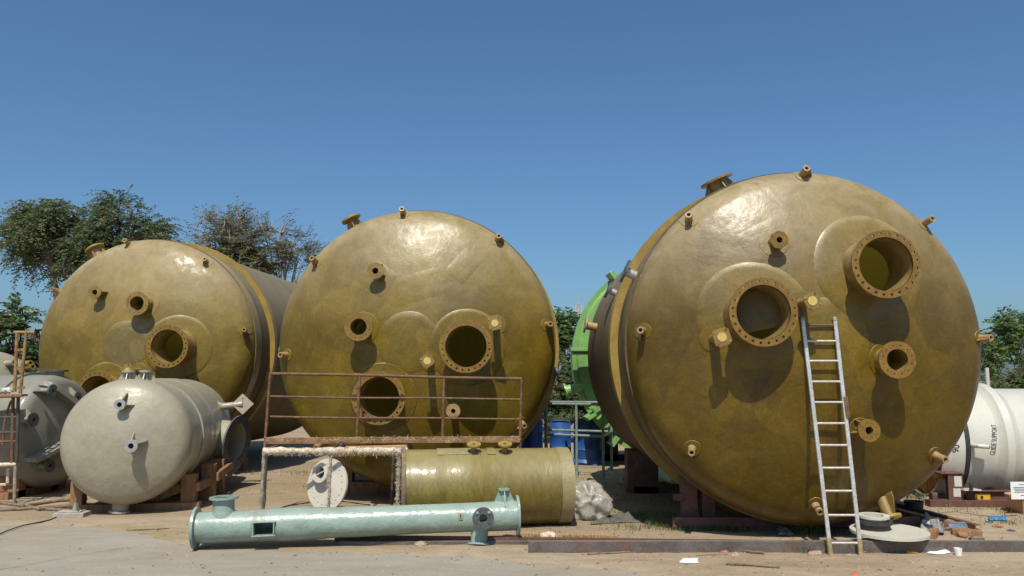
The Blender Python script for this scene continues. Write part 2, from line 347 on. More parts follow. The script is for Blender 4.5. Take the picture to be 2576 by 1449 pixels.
edge = [(-700, 1312), (-300, 1316), (0, 1320), (180, 1322), (330, 1335), (450, 1368), (700, 1383), (1000, 1392), (1300, 1412), (1600, 1440), (1900, 1490), (2300, 1600), (2700, 1800)]
pts = []
for (a, b), (c, d) in zip(edge, edge[1:]):
    for k in range(8):
        t = k / 8; pts.append((a + (c - a) * t, b + (d - b) * t + random.uniform(-2.2, 2.2)))
top = [G(u, v, 0.004) for u, v in pts]
mb = MB(); vs = top + [V((p.x, -40, 0.004)) for p in top]; n = len(top)
mb.add(vs, [(i, i + 1, n + i + 1, n + i) for i in range(n - 1)])
tag(obj('concrete_apron', mb, M_APRON), kind='structure', label='pale dusty concrete apron in front of the tanks')
edge_xy = sorted((p.x, p.y) for p in top)
def edge_y(x):
    if x <= edge_xy[0][0]: return edge_xy[0][1]
    for (x0, y0), (x1, y1) in zip(edge_xy, edge_xy[1:]):
        if x0 <= x <= x1: return y0 + (y1 - y0) * (x - x0) / max(1e-6, x1 - x0)
    return edge_xy[-1][1]
def hgt(x, y):                                                  # low humps and scuffs of the loose sand
    h = .010 + .010 * noise.noise(V((x * 1.1, y * 1.1, 0))) + .006 * noise.noise(V((x * 4, y * 4, 2))) + .003 * noise.noise(V((x * 13, y * 13, 4)))
    return max(.005, h)
GX0, GX1, GY0, GY1, GS = -9.0, 9.0, 5.6, 17.0, .05
nx, ny = int((GX1 - GX0) / GS), int((GY1 - GY0) / GS); vs = []; ey = [edge_y(GX0 + GS * i) for i in range(nx + 1)]
for j in range(ny + 1):
    y = GY0 + GS * j
    for i in range(nx + 1):
        x = GX0 + GS * i; h = hgt(x, y); d = ey[i] - y
        if d > -.1: h -= max(0, d + .1) * .045 + .012 * max(0.0, noise.noise(V((x * 2.4, y * 3.5, 7)))) * (d > -.1)
        h = max(h, -.02)
        if i in (0, nx) or j in (0, ny): h = -.01
        vs.append((x, y, h))
mb = MB(); mb.add(vs, [(j * (nx + 1) + i, j * (nx + 1) + i + 1, (j + 1) * (nx + 1) + i + 1, (j + 1) * (nx + 1) + i) for j in range(ny) for i in range(nx)], True)
tag(obj('sand', mb, M_DIRT), kind='structure', label='loose humped sand around the tanks')
mb = MB()                                                       # hairline joint in the apron, a thin dirt-filled groove
cr = [(-40, 1438), (40, 1426), (120, 1411), (200, 1396), (270, 1384), (330, 1377), (370, 1366)]
cp = []
for (a, b), (c, d) in zip(cr, cr[1:]):
    for k in range(5): cp.append(G(a + (c - a) * k / 5, b + (d - b) * k / 5 + random.uniform(-1.2, 1.2), 0.008))
cv = []
for i, p in enumerate(cp):
    wdt = random.uniform(0.002, 0.008); cv += [p + V((0, wdt, 0)), p - V((0, wdt, 0))]
mb.add(cv, [(2 * i, 2 * i + 2, 2 * i + 3, 2 * i + 1) for i in range(len(cp) - 1)])
tag(obj('apron_crack', mb, M_BIT), kind='structure', label='hairline crack across the concrete apron')

# ------------------------------------------------------------------ flanges and nozzles
_fl = {}
def flange_mesh(R, rin, th, nb, hole, mt, seg=48):              # a real ring with bolt holes, front face at z=0, body behind it
    key = (round(R, 3), round(rin, 3), round(th, 3), nb, mt.name, seg)
    if key in _fl: return _fl[key]
    bm = bmesh.new(); edges = []
    def loop(cx, cy, r, n):
        vs = [bm.verts.new((cx + r * cos(2 * pi * i / n + .2), cy + r * sin(2 * pi * i / n + .2), 0)) for i in range(n)]
        edges.extend(bm.edges.new((vs[i], vs[(i + 1) % n])) for i in range(n))
    loop(0, 0, R, seg)
    if rin > 0: loop(0, 0, rin, seg)
    pcd = (R + rin) / 2 if rin > 0.35 * R else R * 0.78
    for k in range(nb):
        a = 2 * pi * (k + .5) / nb; loop(pcd * cos(a), pcd * sin(a), hole, 8)
    bmesh.ops.triangle_fill(bm, use_beauty=True, use_dissolve=False, edges=edges)
    ex = bmesh.ops.extrude_face_region(bm, geom=bm.faces[:])
    bmesh.ops.translate(bm, verts=[v for v in ex['geom'] if isinstance(v, bmesh.types.BMVert)], vec=(0, 0, -th))
    bmesh.ops.recalc_face_normals(bm, faces=bm.faces)
    me = bpy.data.meshes.new('flange'); bm.to_mesh(me); bm.free(); me.materials.append(mt)
    _fl[key] = me
    return me

def nozzle(root, base, d, L, rn, bore, R, th=0.03, nb=8, hole=None, gus=(), gw=0.08, neck=M_NECK, fl=M_FLANGE, sink=0.12, name='nozzle', seg=48, flare=0.0, gm=None):
    M = frame(d, base)
    mb = MB(); e = 0.003
    mb.lathe([(rn + flare, -sink), (rn + flare, 0.0), (rn + flare * .3, 0.02 + flare), (rn, 0.04 + flare * 1.5), (rn, L - th - e), (bore + .004, L - th - e), (bore + .004, -sink)], 40, wob=lambda a, z: 0.008 * sin(3 * a + z * 9))
    o = obj(name, mb, neck, root, M)
    link('flange', flange_mesh(R, bore, th, nb, hole or R * 0.042, fl, seg), o, Matrix.Translation((0, 0, L)))
    if R > .3 and L > .3:
        ln = MB(); ln.lathe([(bore - .004, L - th), (bore - .004, -sink)], 48); obj('liner', ln, M_LINER, o)
    for a in gus:
        g = MB(); g.prism([(rn * .95, L - th - .004), (rn + .025, L - th - .004), (rn + gw, 0.0), (rn + gw, -0.06), (rn * .95, -0.06)], 0.012,
                          Matrix.Rotation(a, 4, 'Z') @ Matrix.Rotation(pi / 2, 4, 'X'))
        obj('gusset', g, gm or neck, o)
    return o, M

class Tank:
    """torispherical-headed vessel lying along local +Y, head bulging towards local -Y, shoulder plane at y=0"""
    def __init__(s, name, label, cat, X, Y, zc, t, R, rk, Rc, length, group=None, tilt=0):
        s.R, s.rk, s.Rc, s.zc, s.L = R, rk, Rc, zc, length
        s.h = Rc - sqrt((Rc - rk) ** 2 - (R - rk) ** 2); s.rt = Rc * (R - rk) / (Rc - rk)
        s.root = thing(name, label, cat, (X, Y, 0), -t, group)
        s.M = Matrix.Translation((X, Y, 0)) @ Matrix.Rotation(-t, 4, 'Z'); s.Mi = s.M.inverted()
        s.holes = []; s.mt = M_GOLD
    def surf(s, r):
        if r <= s.rt: return -(s.h - (s.Rc - sqrt(s.Rc ** 2 - r * r)))
        k = s.rk ** 2 - (r - (s.R - s.rk)) ** 2
        return -sqrt(k) if k > 0 else 0.0
    def wv(s, x, z):                           # hand laid unevenness of the head
        w_ = 0.008 * noise.noise(V((x * 1.5 + s.R * 9, z * 1.5, s.zc * 5))) + 0.003 * noise.noise(V((x * 5, z * 5, s.R * 3)))
        return w_ * max(0.0, min(1.0, (s.R - math.hypot(x, z)) / 0.05))
    def P(s, x, z, off=0.0):                   # point on head, x/z measured from the axis
        y = s.surf(math.hypot(x, z)) + s.wv(x, z); p = V((x, y, z + s.zc))
        return p + s.N(x, z) * off if off else p
    def N(s, x, z):
        e = 1e-3; f = lambda a, b: s.surf(min(math.hypot(a, b), s.R - 1e-3))
        gx = (f(x + e, z) - f(x - e, z)) / (2 * e); gz = (f(x, z + e) - f(x, z - e)) / (2 * e)
        return V((gx, -1, gz)).normalized()
    def hit(s, u, v, L=0.0):                   # where the nozzle whose face shows at photo point (u, v) meets the head
        o = s.Mi @ CAM; d = s.Mi.to_3x3() @ ray(u, v); t = 3.0
        g = lambda t: (o.y + d.y * t) - (s.surf(math.hypot(o.x + d.x * t, o.z + d.z * t - s.zc)) - L)
        while g(t) < 0 and t < 40: t += 0.02
        a, b = t - 0.02, t
        for _ in range(30):
            m = (a + b) / 2
            if g(m) < 0: a = m
            else: b = m
        return o.x + d.x * b, o.z + d.z * b - s.zc
    def head(s, mt, name='dished_head', nseg=168, nr=46):
        rr = [s.rt * k / nr for k in range(1, nr + 1)]
        a0 = math.asin((s.rt - (s.R - s.rk)) / s.rk)
        rr += [s.R - s.rk + s.rk * sin(a0 + (pi / 2 - a0) * k / 12) for k in range(1, 13)]
        vs = [(0, s.surf(0) + s.wv(0, 0), s.zc)]
        for r in rr:
            for i in range(nseg):
                a = 2 * pi * i / nseg; q = V((r * cos(a), 0, r * sin(a)))
                wv = s.wv(q.x, q.z)
                vs.append((q.x, s.surf(r) + wv, q.z + s.zc))
        fs = [(0, 1 + (i + 1) % nseg, 1 + i) for i in range(nseg)]
        for k in range(len(rr) - 1):
            for i in range(nseg):
                fs.append((1 + k * nseg + i, 1 + k * nseg + (i + 1) % nseg, 1 + (k + 1) * nseg + (i + 1) % nseg, 1 + (k + 1) * nseg + i))
        keep = []
        for f in fs:
            if any(any(math.hypot(vs[j][0] - hx, vs[j][2] - s.zc - hz) < hr for j in f) for hx, hz, hr in s.holes): continue
            keep.append(f)
        mb = MB(); mb.add(vs, keep, True)
        return obj(name, mb, mt, s.root)
    def shell(s, mt, name='shell', prof=None, n=128, cut=None):
        mb = MB(); LM = Matrix.Translation((0, 0, s.zc)) @ Matrix.Rotation(-pi / 2, 4, 'X')
        prof = prof or [(s.R, 0.0), (s.R, s.L)]; sk = None
        if cut:                                                 # (base, direction, radius) of an outlet cut through the wall
            cb_, cd_, cr_ = V(cut[0]), V(cut[1]).normalized(), cut[2]; fine_ = []
            for (r0, z0), (r1, z1) in zip(prof, prof[1:]):
                m_ = max(1, int(abs(z1 - z0) / .04)); fine_ += [(r0 + (r1 - r0) * k / m_, z0 + (z1 - z0) * k / m_) for k in range(m_)]
            prof = fine_ + [prof[-1]]
            def sk(vs):
                q = LM @ (sum((V(v) for v in vs), V((0, 0, 0))) / 4) - cb_
                return q.dot(cd_) > -.35 and (q - cd_ * q.dot(cd_)).length < cr_
        mb.lathe(prof, n, LM, skip=sk)
        return obj(name, mb, mt, s.root)
    def ring(s, mt, r0, r1, y0, y1, name='girth_flange', n=128):
        mb = MB(); mb.lathe([(r0, y0), (r1, y0), (r1, y1), (r0, y1)], n, Matrix.Translation((0, 0, s.zc)) @ Matrix.Rotation(-pi / 2, 4, 'X'), close=True)
        return obj(name, mb, mt, s.root)
    def rear(s, mt, y):
        mb = MB(); prof = []
        for k in range(0, 20):
            r = s.R * sin(pi / 2 * k / 19); prof.append((max(r, .001), y - s.surf(min(r, s.R - 1e-4))))
        mb.lathe(prof, 96, Matrix.Translation((0, 0, s.zc)) @ Matrix.Rotation(-pi / 2, 4, 'X'))
        return obj('rear_head', mb, mt, s.root)
    def pad(s, parent, M, x, z, r0, r1, mt, off=0.012, name='reinforcing_pad', seg=48):
        mb = MB(); vs = []; Mi = M.inverted() if M is not None else Matrix.Identity(4)
        ks = [0, .25, .5, .75, .93, 1.0]
        wobs = [1 + 0.025 * noise.noise(V((cos(2 * pi * i / seg) * 1.3, sin(2 * pi * i / seg) * 1.3, x * 7 + z))) for i in range(seg)]
        for k in ks:
            for i in range(seg):
                a = 2 * pi * i / seg; r = r0 + (r1 * wobs[i] - r0) * k
                px, pz = x + r * cos(a), z + r * sin(a)
                hyp = math.hypot(px, pz)
                if hyp > s.R - .01: px, pz = px * (s.R - .01) / hyp, pz * (s.R - .01) / hyp
                vs.append(Mi @ s.P(px, pz, off if k < .95 else -0.004))
        fs = [(j * seg + i, j * seg + (i + 1) % seg, (j + 1) * seg + (i + 1) % seg, (j + 1) * seg + i) for j in range(len(ks) - 1) for i in range(seg)]
        if r0 < 1e-3: pass
        mb.add(vs, fs, True)
        return obj(name, mb, mt, parent)
    def head_nozzle(s, u, v, L, R, bore, rn, nb, cut=True, pad=0.0, gus=(), th=0.03, name='nozzle', fl=M_FLANGE, padm=None, seg=48, gw=.08, neck=M_NECK, gm=None):
        x, z = s.hit(u, v, L)
        base = s.P(x, z)
        o, M = nozzle(s.root, base, (0, -1, 0), L, rn, bore, R, th, nb, None, gus, gw, neck=neck, fl=fl, sink=0.16 if cut else 0.05, name=name, seg=seg, flare=0.012, gm=gm)
        if cut: s.holes.append((x, z, bore + 0.004))
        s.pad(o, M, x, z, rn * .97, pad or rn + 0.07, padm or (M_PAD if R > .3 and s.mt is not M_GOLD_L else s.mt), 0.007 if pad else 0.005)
        return o
    def plate_nozzle(s, u, v, L, side, rot):
        x, z = s.hit(u, v, L); base = s.P(x, z); M = frame((0, -1, 0), base)
        mb = MB(); mb.tube((0, 0, -.06), (0, 0, L - .01), .055, .05, 20); o = obj('instrument_nozzle', mb, M_NECK, s.root, M)
        h = side / 2; c = .03
        pl = MB(); pl.prism([(-h + c, -h), (h - c, -h), (h, -h + c), (h, h - c), (h - c, h), (-h + c, h), (-h, h - c), (-h, -h + c)], .018, Matrix.Translation((0, 0, L)) @ Matrix.Rotation(rot, 4, 'Z'))
        obj('square_plate', pl, M_NECK, o)
        pg = MB(); pg.tube((0, 0, L + .008), (0, 0, L + .014), .05, n=24); obj('plug_disc', pg, M_PLUG, o)
        for k in range(4):
            a = rot + pi / 4 + k * pi / 2; q = MB(); r = h * 1.02
            q.tube((r * cos(a), r * sin(a), L + .008), (r * cos(a), r * sin(a), L + .016), .013, n=8); obj('bolt', q, M_TAN if k % 2 else M_RUST, o)
        s.pad(o, M, x, z, .05, .15, s.mt, 0.008)
        return o
    def stub(s, u, v, L=0.155, r=0.041, tilt=20, mt=M_TAN, ga=None):
        x, z = s.hit(u, v, L * .85); q = math.hypot(x, z); lim = s.R - 0.09
        if q > lim: x, z = x * lim / q, z * lim / q
        rad = V((x, 0, z)).normalized(); d = V((0, -1, 0)) * cos(radians(tilt)) + rad * sin(radians(tilt))
        M = frame(d, s.P(x, z))
        mb = MB(); mb.lathe([(r * 1.5, -.09), (r * 1.15, 0.02), (r, .06), (r, L), (r * .55, L), (r * .55, L - .09), (.001, L - .09)], 20)
        o = obj('stub_pipe', mb, mt, s.root, M)
        tang = M.inverted().to_3x3() @ V((0, 0, -1)).cross(V((0, -1, 0)))
        a = ga if ga is not None else random.uniform(0, 6.28)
        g = MB(); g.prism([(r * .8, L * .9), (r + .012, L * .9), (r + .075, 0), (r + .075, -.06), (r * .8, -.06)], .012, Matrix.Rotation(a, 4, 'Z') @ Matrix.Rotation(pi / 2, 4, 'X'))
        obj('gusset', g, mt, o)
        s.pad(o, M, x, z, r, r + .055, s.mt, 0.006, seg=24)
        return o
    def shell_nozzle(s, th, y, L, rn, bore, R, nb=8, fl=M_NECK, neck=M_NECK, gus=(0, pi / 2, pi, 3 * pi / 2), gw=.12, name='nozzle', dirn=None, gm=None):
        base = V((s.R * sin(th), y, s.zc + s.R * cos(th)))
        return nozzle(s.root, base, dirn or (sin(th), 0, cos(th)), L, rn, bore, R, .028, nb, None, gus, gw, neck=neck, fl=fl, name=name, gm=gm)[0]
    def seam(s, x0, z0, x1, z1, wd=.026, hgt=.0016, mt=None):
        n = 28; vs = []
        d = V((x1 - x0, z1 - z0)).normalized(); q = V((-d.y, d.x))
        for k in range(n + 1):
            t = k / n; j = 0.012 * noise.noise(V((t * 6, x0 * 3, z0)))
            x = x0 + (x1 - x0) * t + q.x * j; z = z0 + (z1 - z0) * t + q.y * j
            for e, o in ((-wd, -.004), (0, hgt), (wd, -.004)):
                vs.append(s.P(x + q.x * e, z + q.y * e, o))
        fs = [(3 * k + i, 3 * k + i + 1, 3 * k + 4 + i, 3 * k + 3 + i) for k in range(n) for i in (0, 1)]
        mb = MB(); mb.add(vs, fs, True); return obj('laminate_seam', mb, mt, s.root)
    def patch(s, x, z, w_, h_, rot, mt, off=.004):
        n = 8; vs = []
        for j in range(n + 1):
            for i in range(n + 1):
                a, b = (i / n - .5) * w_, (j / n - .5) * h_
                px, pz = x + a * cos(rot) - b * sin(rot), z + a * sin(rot) + b * cos(rot)
                e = -0.003 if i in (0, n) or j in (0, n) else off * (.7 if i in (1, n - 1) or j in (1, n - 1) else 1)
                vs.append(s.P(px, pz, e))
        fs = [(j * (n + 1) + i, j * (n + 1) + i + 1, (j + 1) * (n + 1) + i + 1, (j + 1) * (n + 1) + i) for j in range(n) for i in range(n)]
        mb = MB(); mb.add(vs, fs, True); return obj('laminate_patch', mb, mt, s.root)

# ------------------------------------------------------------------ the three gold tanks
D2R = 2.1
GRP = 'large gold fibreglass tanks lying in a row'
# middle
TM = Tank('storage_tank', 'glossy gold tank with bright sheen behind the rusty railing platform', 'tank', -1.45, 12.32, 2.33, radians(1.0), D2R, .42, 4.2, 5.0, GRP)
TM.head_nozzle(1172, 871, .34, .372, .29, .31, 24, pad=.56, name='manhole')
TM.head_nozzle(952, 1001, .34, .372, .29, .31, 24, pad=.50, name='manhole')
TM.head_nozzle(902, 822, .28, .20, .115, .135, 12, pad=.24)
TM.head_nozzle(944, 681, .20, .12, .045, .065, 8, cut=False, gus=(radians(-25), radians(65)), fl=M_NECK)
TM.head_nozzle(1140, 1034, .22, .10, .032, .05, 4, cut=False, gus=(radians(125),), fl=M_TAN, seg=32)
TM.plate_nozzle(1245, 813, .42, .19, radians(15)); TM.plate_nozzle(1075, 908, .40, .17, radians(30))
for u, v in ((1012, 533), (1250, 600), (1376, 816), (1312, 1066), (714, 892), (791, 655), (800, 1120)): TM.stub(u, v)
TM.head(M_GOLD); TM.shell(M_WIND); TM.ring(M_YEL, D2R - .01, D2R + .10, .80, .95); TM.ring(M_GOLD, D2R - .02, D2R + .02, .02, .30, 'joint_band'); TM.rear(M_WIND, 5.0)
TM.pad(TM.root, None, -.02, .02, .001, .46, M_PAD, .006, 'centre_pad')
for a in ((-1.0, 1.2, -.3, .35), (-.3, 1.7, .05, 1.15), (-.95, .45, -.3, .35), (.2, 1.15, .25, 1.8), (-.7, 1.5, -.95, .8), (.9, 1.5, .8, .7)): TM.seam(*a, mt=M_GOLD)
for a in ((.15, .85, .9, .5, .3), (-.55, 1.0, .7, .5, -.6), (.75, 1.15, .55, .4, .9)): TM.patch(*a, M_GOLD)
TM.shell_nozzle(radians(-29), .35, .26, .06, .05, .16, 8, fl=M_YEL)
TM.shell_nozzle(radians(-92), .75, .22, .07, .05, .15, 8, fl=M_DKFL, neck=M_DKFL, gus=())
TM.shell_nozzle(radians(100), .75, .14, .07, .05, .15, 8, fl=M_DKFL, neck=M_DKFL, gus=())
# right
TR = Tank('storage_tank', 'largest nearest gold tank with the aluminium ladder leaning on its head', 'tank', 3.48, 9.68, 2.24, radians(-0.5), D2R, .42, 4.2, 4.6, GRP)
TR.mt = M_GOLD_R
TR.head_nozzle(1921, 785, .34, .372, .295, .315, 24, pad=.62, name='manhole')
TR.head_nozzle(2230, 664, .40, .372, .295, .315, 24, pad=.66, name='manhole')
TR.head_nozzle(2258, 905, .28, .20, .115, .135, 12, pad=.2)
TR.head_nozzle(2187, 1083, .24, .12, .042, .06, 8, cut=False, gus=(radians(120), radians(200)))
TR.head_nozzle(1961, 603, .20, .105, .035, .055, 8, cut=False, seg=8, pad=.17)
TR.plate_nozzle(1816, 848, .36, .19, radians(18)); TR.plate_nozzle(2043, 757, .34, .17, radians(25))
for u, v in ((2028, 434), (2336, 555), (2480, 850), (2368, 1148), (2062, 1276), (1748, 1131), (1622, 831), (1739, 548)): TR.stub(u, v)
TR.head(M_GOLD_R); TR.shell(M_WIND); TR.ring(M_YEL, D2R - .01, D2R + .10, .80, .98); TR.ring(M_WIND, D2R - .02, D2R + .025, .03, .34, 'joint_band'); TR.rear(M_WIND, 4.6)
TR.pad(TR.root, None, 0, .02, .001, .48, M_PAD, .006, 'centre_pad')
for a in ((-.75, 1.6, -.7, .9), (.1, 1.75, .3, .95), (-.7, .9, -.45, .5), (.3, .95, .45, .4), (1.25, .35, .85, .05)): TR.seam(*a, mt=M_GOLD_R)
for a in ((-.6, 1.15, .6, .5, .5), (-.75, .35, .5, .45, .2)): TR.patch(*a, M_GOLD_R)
TR.shell_nozzle(radians(-23), .30, .18, .12, .10, .21, 12, fl=M_NECK)
TR.shell_nozzle(radians(-66), .25, .18, .06, .05, .15, 8, fl=M_DKFL, neck=M_STEEL, gus=())
TR.shell_nozzle(radians(-66), 2.2, .14, .05, .03, .13, 8, fl=M_DKFL, neck=M_STEEL, gus=())
TR.shell_nozzle(radians(-78), 3.6, .20, .07, .05, .13, 8, fl=M_TAN, neck=M_TAN, gus=())
nozzle(TR.root, TR.P(.74, -1.80), (.16, -.42, -.88), .20, .07, .05, .13, .028, 8, None, (radians(90), radians(-60)), .10, neck=M_NECK, fl=M_YEL, name='drain_nozzle')
# left
TL = Tank('storage_tank', 'dusty matt gold tank farthest back in the row behind the beige vessel', 'tank', -6.98, 15.45, 2.42, radians(4), D2R, .42, 4.2, 6.0, GRP)
TL.mt = M_GOLD_L
TL.head_nozzle(420, 871, .38, .385, .30, .32, 24, pad=.60, name='manhole')
TL.head_nozzle(242, 988, .36, .385, .30, .32, 24, pad=.56, name='manhole')
TL.head_nozzle(344, 763, .28, .215, .13, .15, 12, pad=.26, fl=M_NECK)
TL.head_nozzle(238, 735, .22, .12, .05, .07, 8, cut=False, gus=(radians(10), radians(-60)), fl=M_NECK)
TL.plate_nozzle(321, 932, .38, .22, radians(35))
for u, v in ((140, 722), (317, 609), (514, 655), (616, 830), (540, 1010)): TL.stub(u, v)
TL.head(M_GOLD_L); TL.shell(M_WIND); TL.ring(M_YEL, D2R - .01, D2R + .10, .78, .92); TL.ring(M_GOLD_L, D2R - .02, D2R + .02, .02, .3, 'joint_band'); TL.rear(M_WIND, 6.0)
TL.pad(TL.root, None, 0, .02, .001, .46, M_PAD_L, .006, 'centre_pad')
for a in ((.4, .7, 1.2, .3), (1.25, .75, .5, .15), (.35, 1.3, .9, .7)): TL.seam(*a, mt=M_GOLD_L)
TL.shell_nozzle(radians(-33), .15, .26, .09, .07, .19, 8, fl=M_YEL, neck=M_TAN)

# timber cradles under the tanks (planks and posts one by one)
def cradle(label, root_loc, rz, posts, beams, mt=M_WOOD, grp='timber cradles under the vessels', name='timber_cradle'):
    r = thing(name, label, 'cradle', root_loc, rz, grp)
    for (x, y, z0, z1, wx, wy) in posts:
        b = MB(); b.box((x, y, (z0 + z1) / 2), (wx, wy, z1 - z0)); obj('post', b, mt, r, bevel=.004)
    for (x0, y0, z0, x1, y1, z1, a, c) in beams:
        b = MB(); b.bar((x0, y0, z0), (x1, y1, z1), a, c); obj('plank', b, mt, r, bevel=.004)
    return r
cradle('dark red timber and steel cradle under the nearest gold tank', (3.45, 10.25, 0), 0,
       [(-1.25, 0, 0, .62, .18, .2), (1.2, 0, 0, .60, .18, .2), (-1.02, 0, 0, .44, .16, .15)],
       [(-1.6, 0, .03, 1.6, 0, .03, .2, .06), (-1.5, -.22, .10, 1.5, -.22, .10, .06, .12), (-1.36, -.12, .38, -1.36, .3, .32, .06, .08), (-.9, -.12, .42, -.25, -.12, .08, .07, .12), (.9, -.12, .42, .3, -.12, .08, .07, .12)], M_REDOX)
cradle('dark red saddle under the rear of the nearest gold tank', (3.45, 13.3, 0), 0, [(-1.35, 0, 0, .70, .5, .3), (1.35, 0, 0, .70, .5, .3)], [(-1.5, 0, .06, 1.5, 0, .06, .3, .12)], M_REDOX)
cradle('dark timber cradle under the glossy middle gold tank', (-1.45, 13.2, 0), 0, [(-1.2, 0, 0, .72, .2, .25), (1.2, 0, 0, .70, .2, .25)], [(-1.5, 0, .1, 1.5, 0, .1, .3, .2)])
cradle('dark timber cradle under the dusty far gold tank', (-6.9, 16.6, 0), 0, [(-1.2, 0, 0, .8, .2, .25), (1.2, 0, 0, .8, .2, .25)], [(-1.5, 0, .12, 1.5, 0, .12, .3, .24)])

# ------------------------------------------------------------------ beige vessel in front of the far tank
TB = Tank('pressure_vessel', 'beige domed vessel on a timber cradle with a wide open side flange', 'vessel', -5.27, 11.2, .98, radians(-10), .85, .27, 1.5, 3.1)
BG = dict(fl=M_STEEL, neck=M_BEIGE, padm=M_BEIGE, gm=M_BEIGE)
TB.head_nozzle(300, 1018, .15, .072, .032, .045, 4, cut=False, gus=(radians(-5), radians(75)), gw=.11, **BG)
TB.head_nozzle(329, 1122, .17, .082, .036, .05, 4, cut=False, gus=(radians(20), radians(95)), gw=.12, **BG)
TB.head(M_BEIGE, nseg=120, nr=26)
TB.shell(M_BEIGE, n=96, prof=[(.85, 0), (.85, 1.55), (.862, 1.62), (.862, 2.3), (.85, 2.4), (.85, 3.1)], cut=((.85 * sin(radians(101)), 2.30, .98 + .85 * cos(radians(101))), (.93, -.34, -.10), .30))
TB.ring(M_BEIGE, .84, .872, .62, .74, 'stiffening_band')
TB.rear(M_BEIGE, 3.1)
TB.shell_nozzle(radians(-8), .30, .13, .05, .035, .095, 4, fl=M_STEEL, neck=M_BEIGE, gw=.09, gm=M_BEIGE, dirn=(0, 0, 1))
TB.shell_nozzle(radians(7), .32, .13, .05, .035, .095, 4, fl=M_STEEL, neck=M_BEIGE, gw=.09, gm=M_BEIGE, dirn=(0, 0, 1))
TB.shell_nozzle(radians(101), 2.30, .30, .335, .31, .44, 20, fl=M_DKFL, neck=M_BEIGE, gus=(), name='side_outlet', dirn=(.93, -.34, -.10))
TB.shell_nozzle(radians(184), .05, .11, .11, .08, .145, 8, fl=M_STEEL, neck=M_BEIGE, gus=(), name='drain_nozzle')
def arm(T, th, y, L, d):
    base = V((T.R * sin(th) * .93, y, T.zc + T.R * cos(th) * .93)); M = frame(d, base)
    mb = MB(); mb.tube((0, 0, 0), (0, 0, L), .06, .055, 20); o = obj('support_arm', mb, M_BEIGE, T.root, M)
    PM = Matrix.Translation((0, 0, L)) @ M.inverted().to_3x3().to_4x4() @ frame((.25, -.93, .25))
    p = MB(); p.prism([(-.13, -.13), (.13, -.13), (.13, .13), (-.13, .13)], .018, PM @ Matrix.Rotation(pi / 4, 4, 'Z')); obj('square_plate', p, M_BEIGE, o)
    b = MB(); b.tube(PM @ V((.0, .10, .009)), PM @ V((.0, .10, .012)), .012, n=10); obj('bolt_hole', b, M_INK, o)
    q = MB(); q.lathe([(.14, -.02), (.10, .03), (.06, .1)], 20); obj('reinforcing_pad', q, M_BEIGE, o)
arm(TB, radians(62), 2.55, .42, (.96, .0, .12)); arm(TB, radians(128), 2.5, .36, (.93, -.05, -.35))
cradle('brown timber cradle under the beige domed vessel', (-5.35, 11.75, 0), radians(10), [(-.72, -.2, 0, .42, .16, .2), (.72, -.1, 0, .48, .2, .18), (.86, .55, 0, .55, .2, .18), (.86, 1.3, 0, .55, .2, .2), (-.72, 1.5, 0, .46, .2, .2), (.5, 2.1, 0, .3, .2, .2)],
       [(-.8, -.2, .05, .9, -.2, .05, .2, .1), (.84, -.2, .30, .92, 1.4, .30, .08, .12), (-.8, 1.5, .05, .9, 1.5, .05, .2, .1), (.2, -.06, .12, .8, -.06, .36, .06, .12), (.98, .5, .36, 1.02, 1.7, .42, .06, .12)])

# ------------------------------------------------------------------ grey vessel at the far left, dome facing right
TG = Tank('pressure_vessel', 'grey vessel with crossed stiffening ribs and gusseted nozzles beside the steel stand', 'vessel', -7.47, 13.2, 1.0, radians(-80), .90, .20, 3.0, 4.5)
GG = dict(fl=M_DKFL, neck=M_GREY, padm=M_GREY, gm=M_BEIGE)
TG.head_nozzle(134, 983, .17, .10, .03, .045, 4, cut=False, gus=(radians(180), radians(90), radians(-60)), gw=.13, **GG)
TG.head_nozzle(86, 1056, .17, .105, .03, .045, 4, cut=False, gus=(radians(180), radians(90), radians(-60)), gw=.13, **GG)
TG.head_nozzle(127, 1172, .17, .10, .03, .045, 4, cut=False, **GG)
TG.head_nozzle(197, 1000, .15, .09, .03, .045, 4, cut=False, gus=(radians(180), radians(90)), gw=.12, **GG)
TG.head_nozzle(192, 1078, .12, .08, .03, .045, 4, cut=False, gus=(radians(180), radians(90)), gw=.12, **GG)
TG.head(M_GREY, nseg=96, nr=24); TG.shell(M_GREY, n=80); TG.rear(M_GREY, 4.5)
TG.ring(M_GREY, .89, .935, .35, .42, 'stiffening_band')
def head_rib(T, x0, z0, x1, z1, hgt, wd, mt, off=0):
    n = 24; vs = []; d = V((x1 - x0, z1 - z0)).normalized(); q = V((-d.y, d.x))
    for k in range(n + 1):
        x = x0 + (x1 - x0) * k / n; z = z0 + (z1 - z0) * k / n
        c = T.P(x, z) if math.hypot(x, z) < T.R else V((x, 0, z + T.zc))
        nn = V((0, -1, 0))
        for e, o in ((-wd, -.05), (-wd, hgt), (wd, hgt), (wd, -.05)):
            vs.append(c + V((q.x * e, 0, q.y * e)) + nn * o)
    fs = [(4 * k + i, 4 * k + (i + 1) % 4, 4 * k + 4 + (i + 1) % 4, 4 * k + 4 + i) for k in range(n) for i in range(4)] + [(0, 1, 2, 3), (4 * n + 3, 4 * n + 2, 4 * n + 1, 4 * n)]
    mb = MB(); mb.add(vs, fs); return obj('stiffening_rib', mb, mt, T.root, bevel=.006)
head_rib(TG, -.46, .77, .62, .08, .17, .045, M_GREY)
head_rib(TG, .66, .10, -.72, -.40, .22, .035, M_GREY)
TG.shell_nozzle(radians(4), .05, .08, .14, .10, .20, 8, fl=M_DKFL, neck=M_GREY, gus=(), dirn=(0, 0, 1))
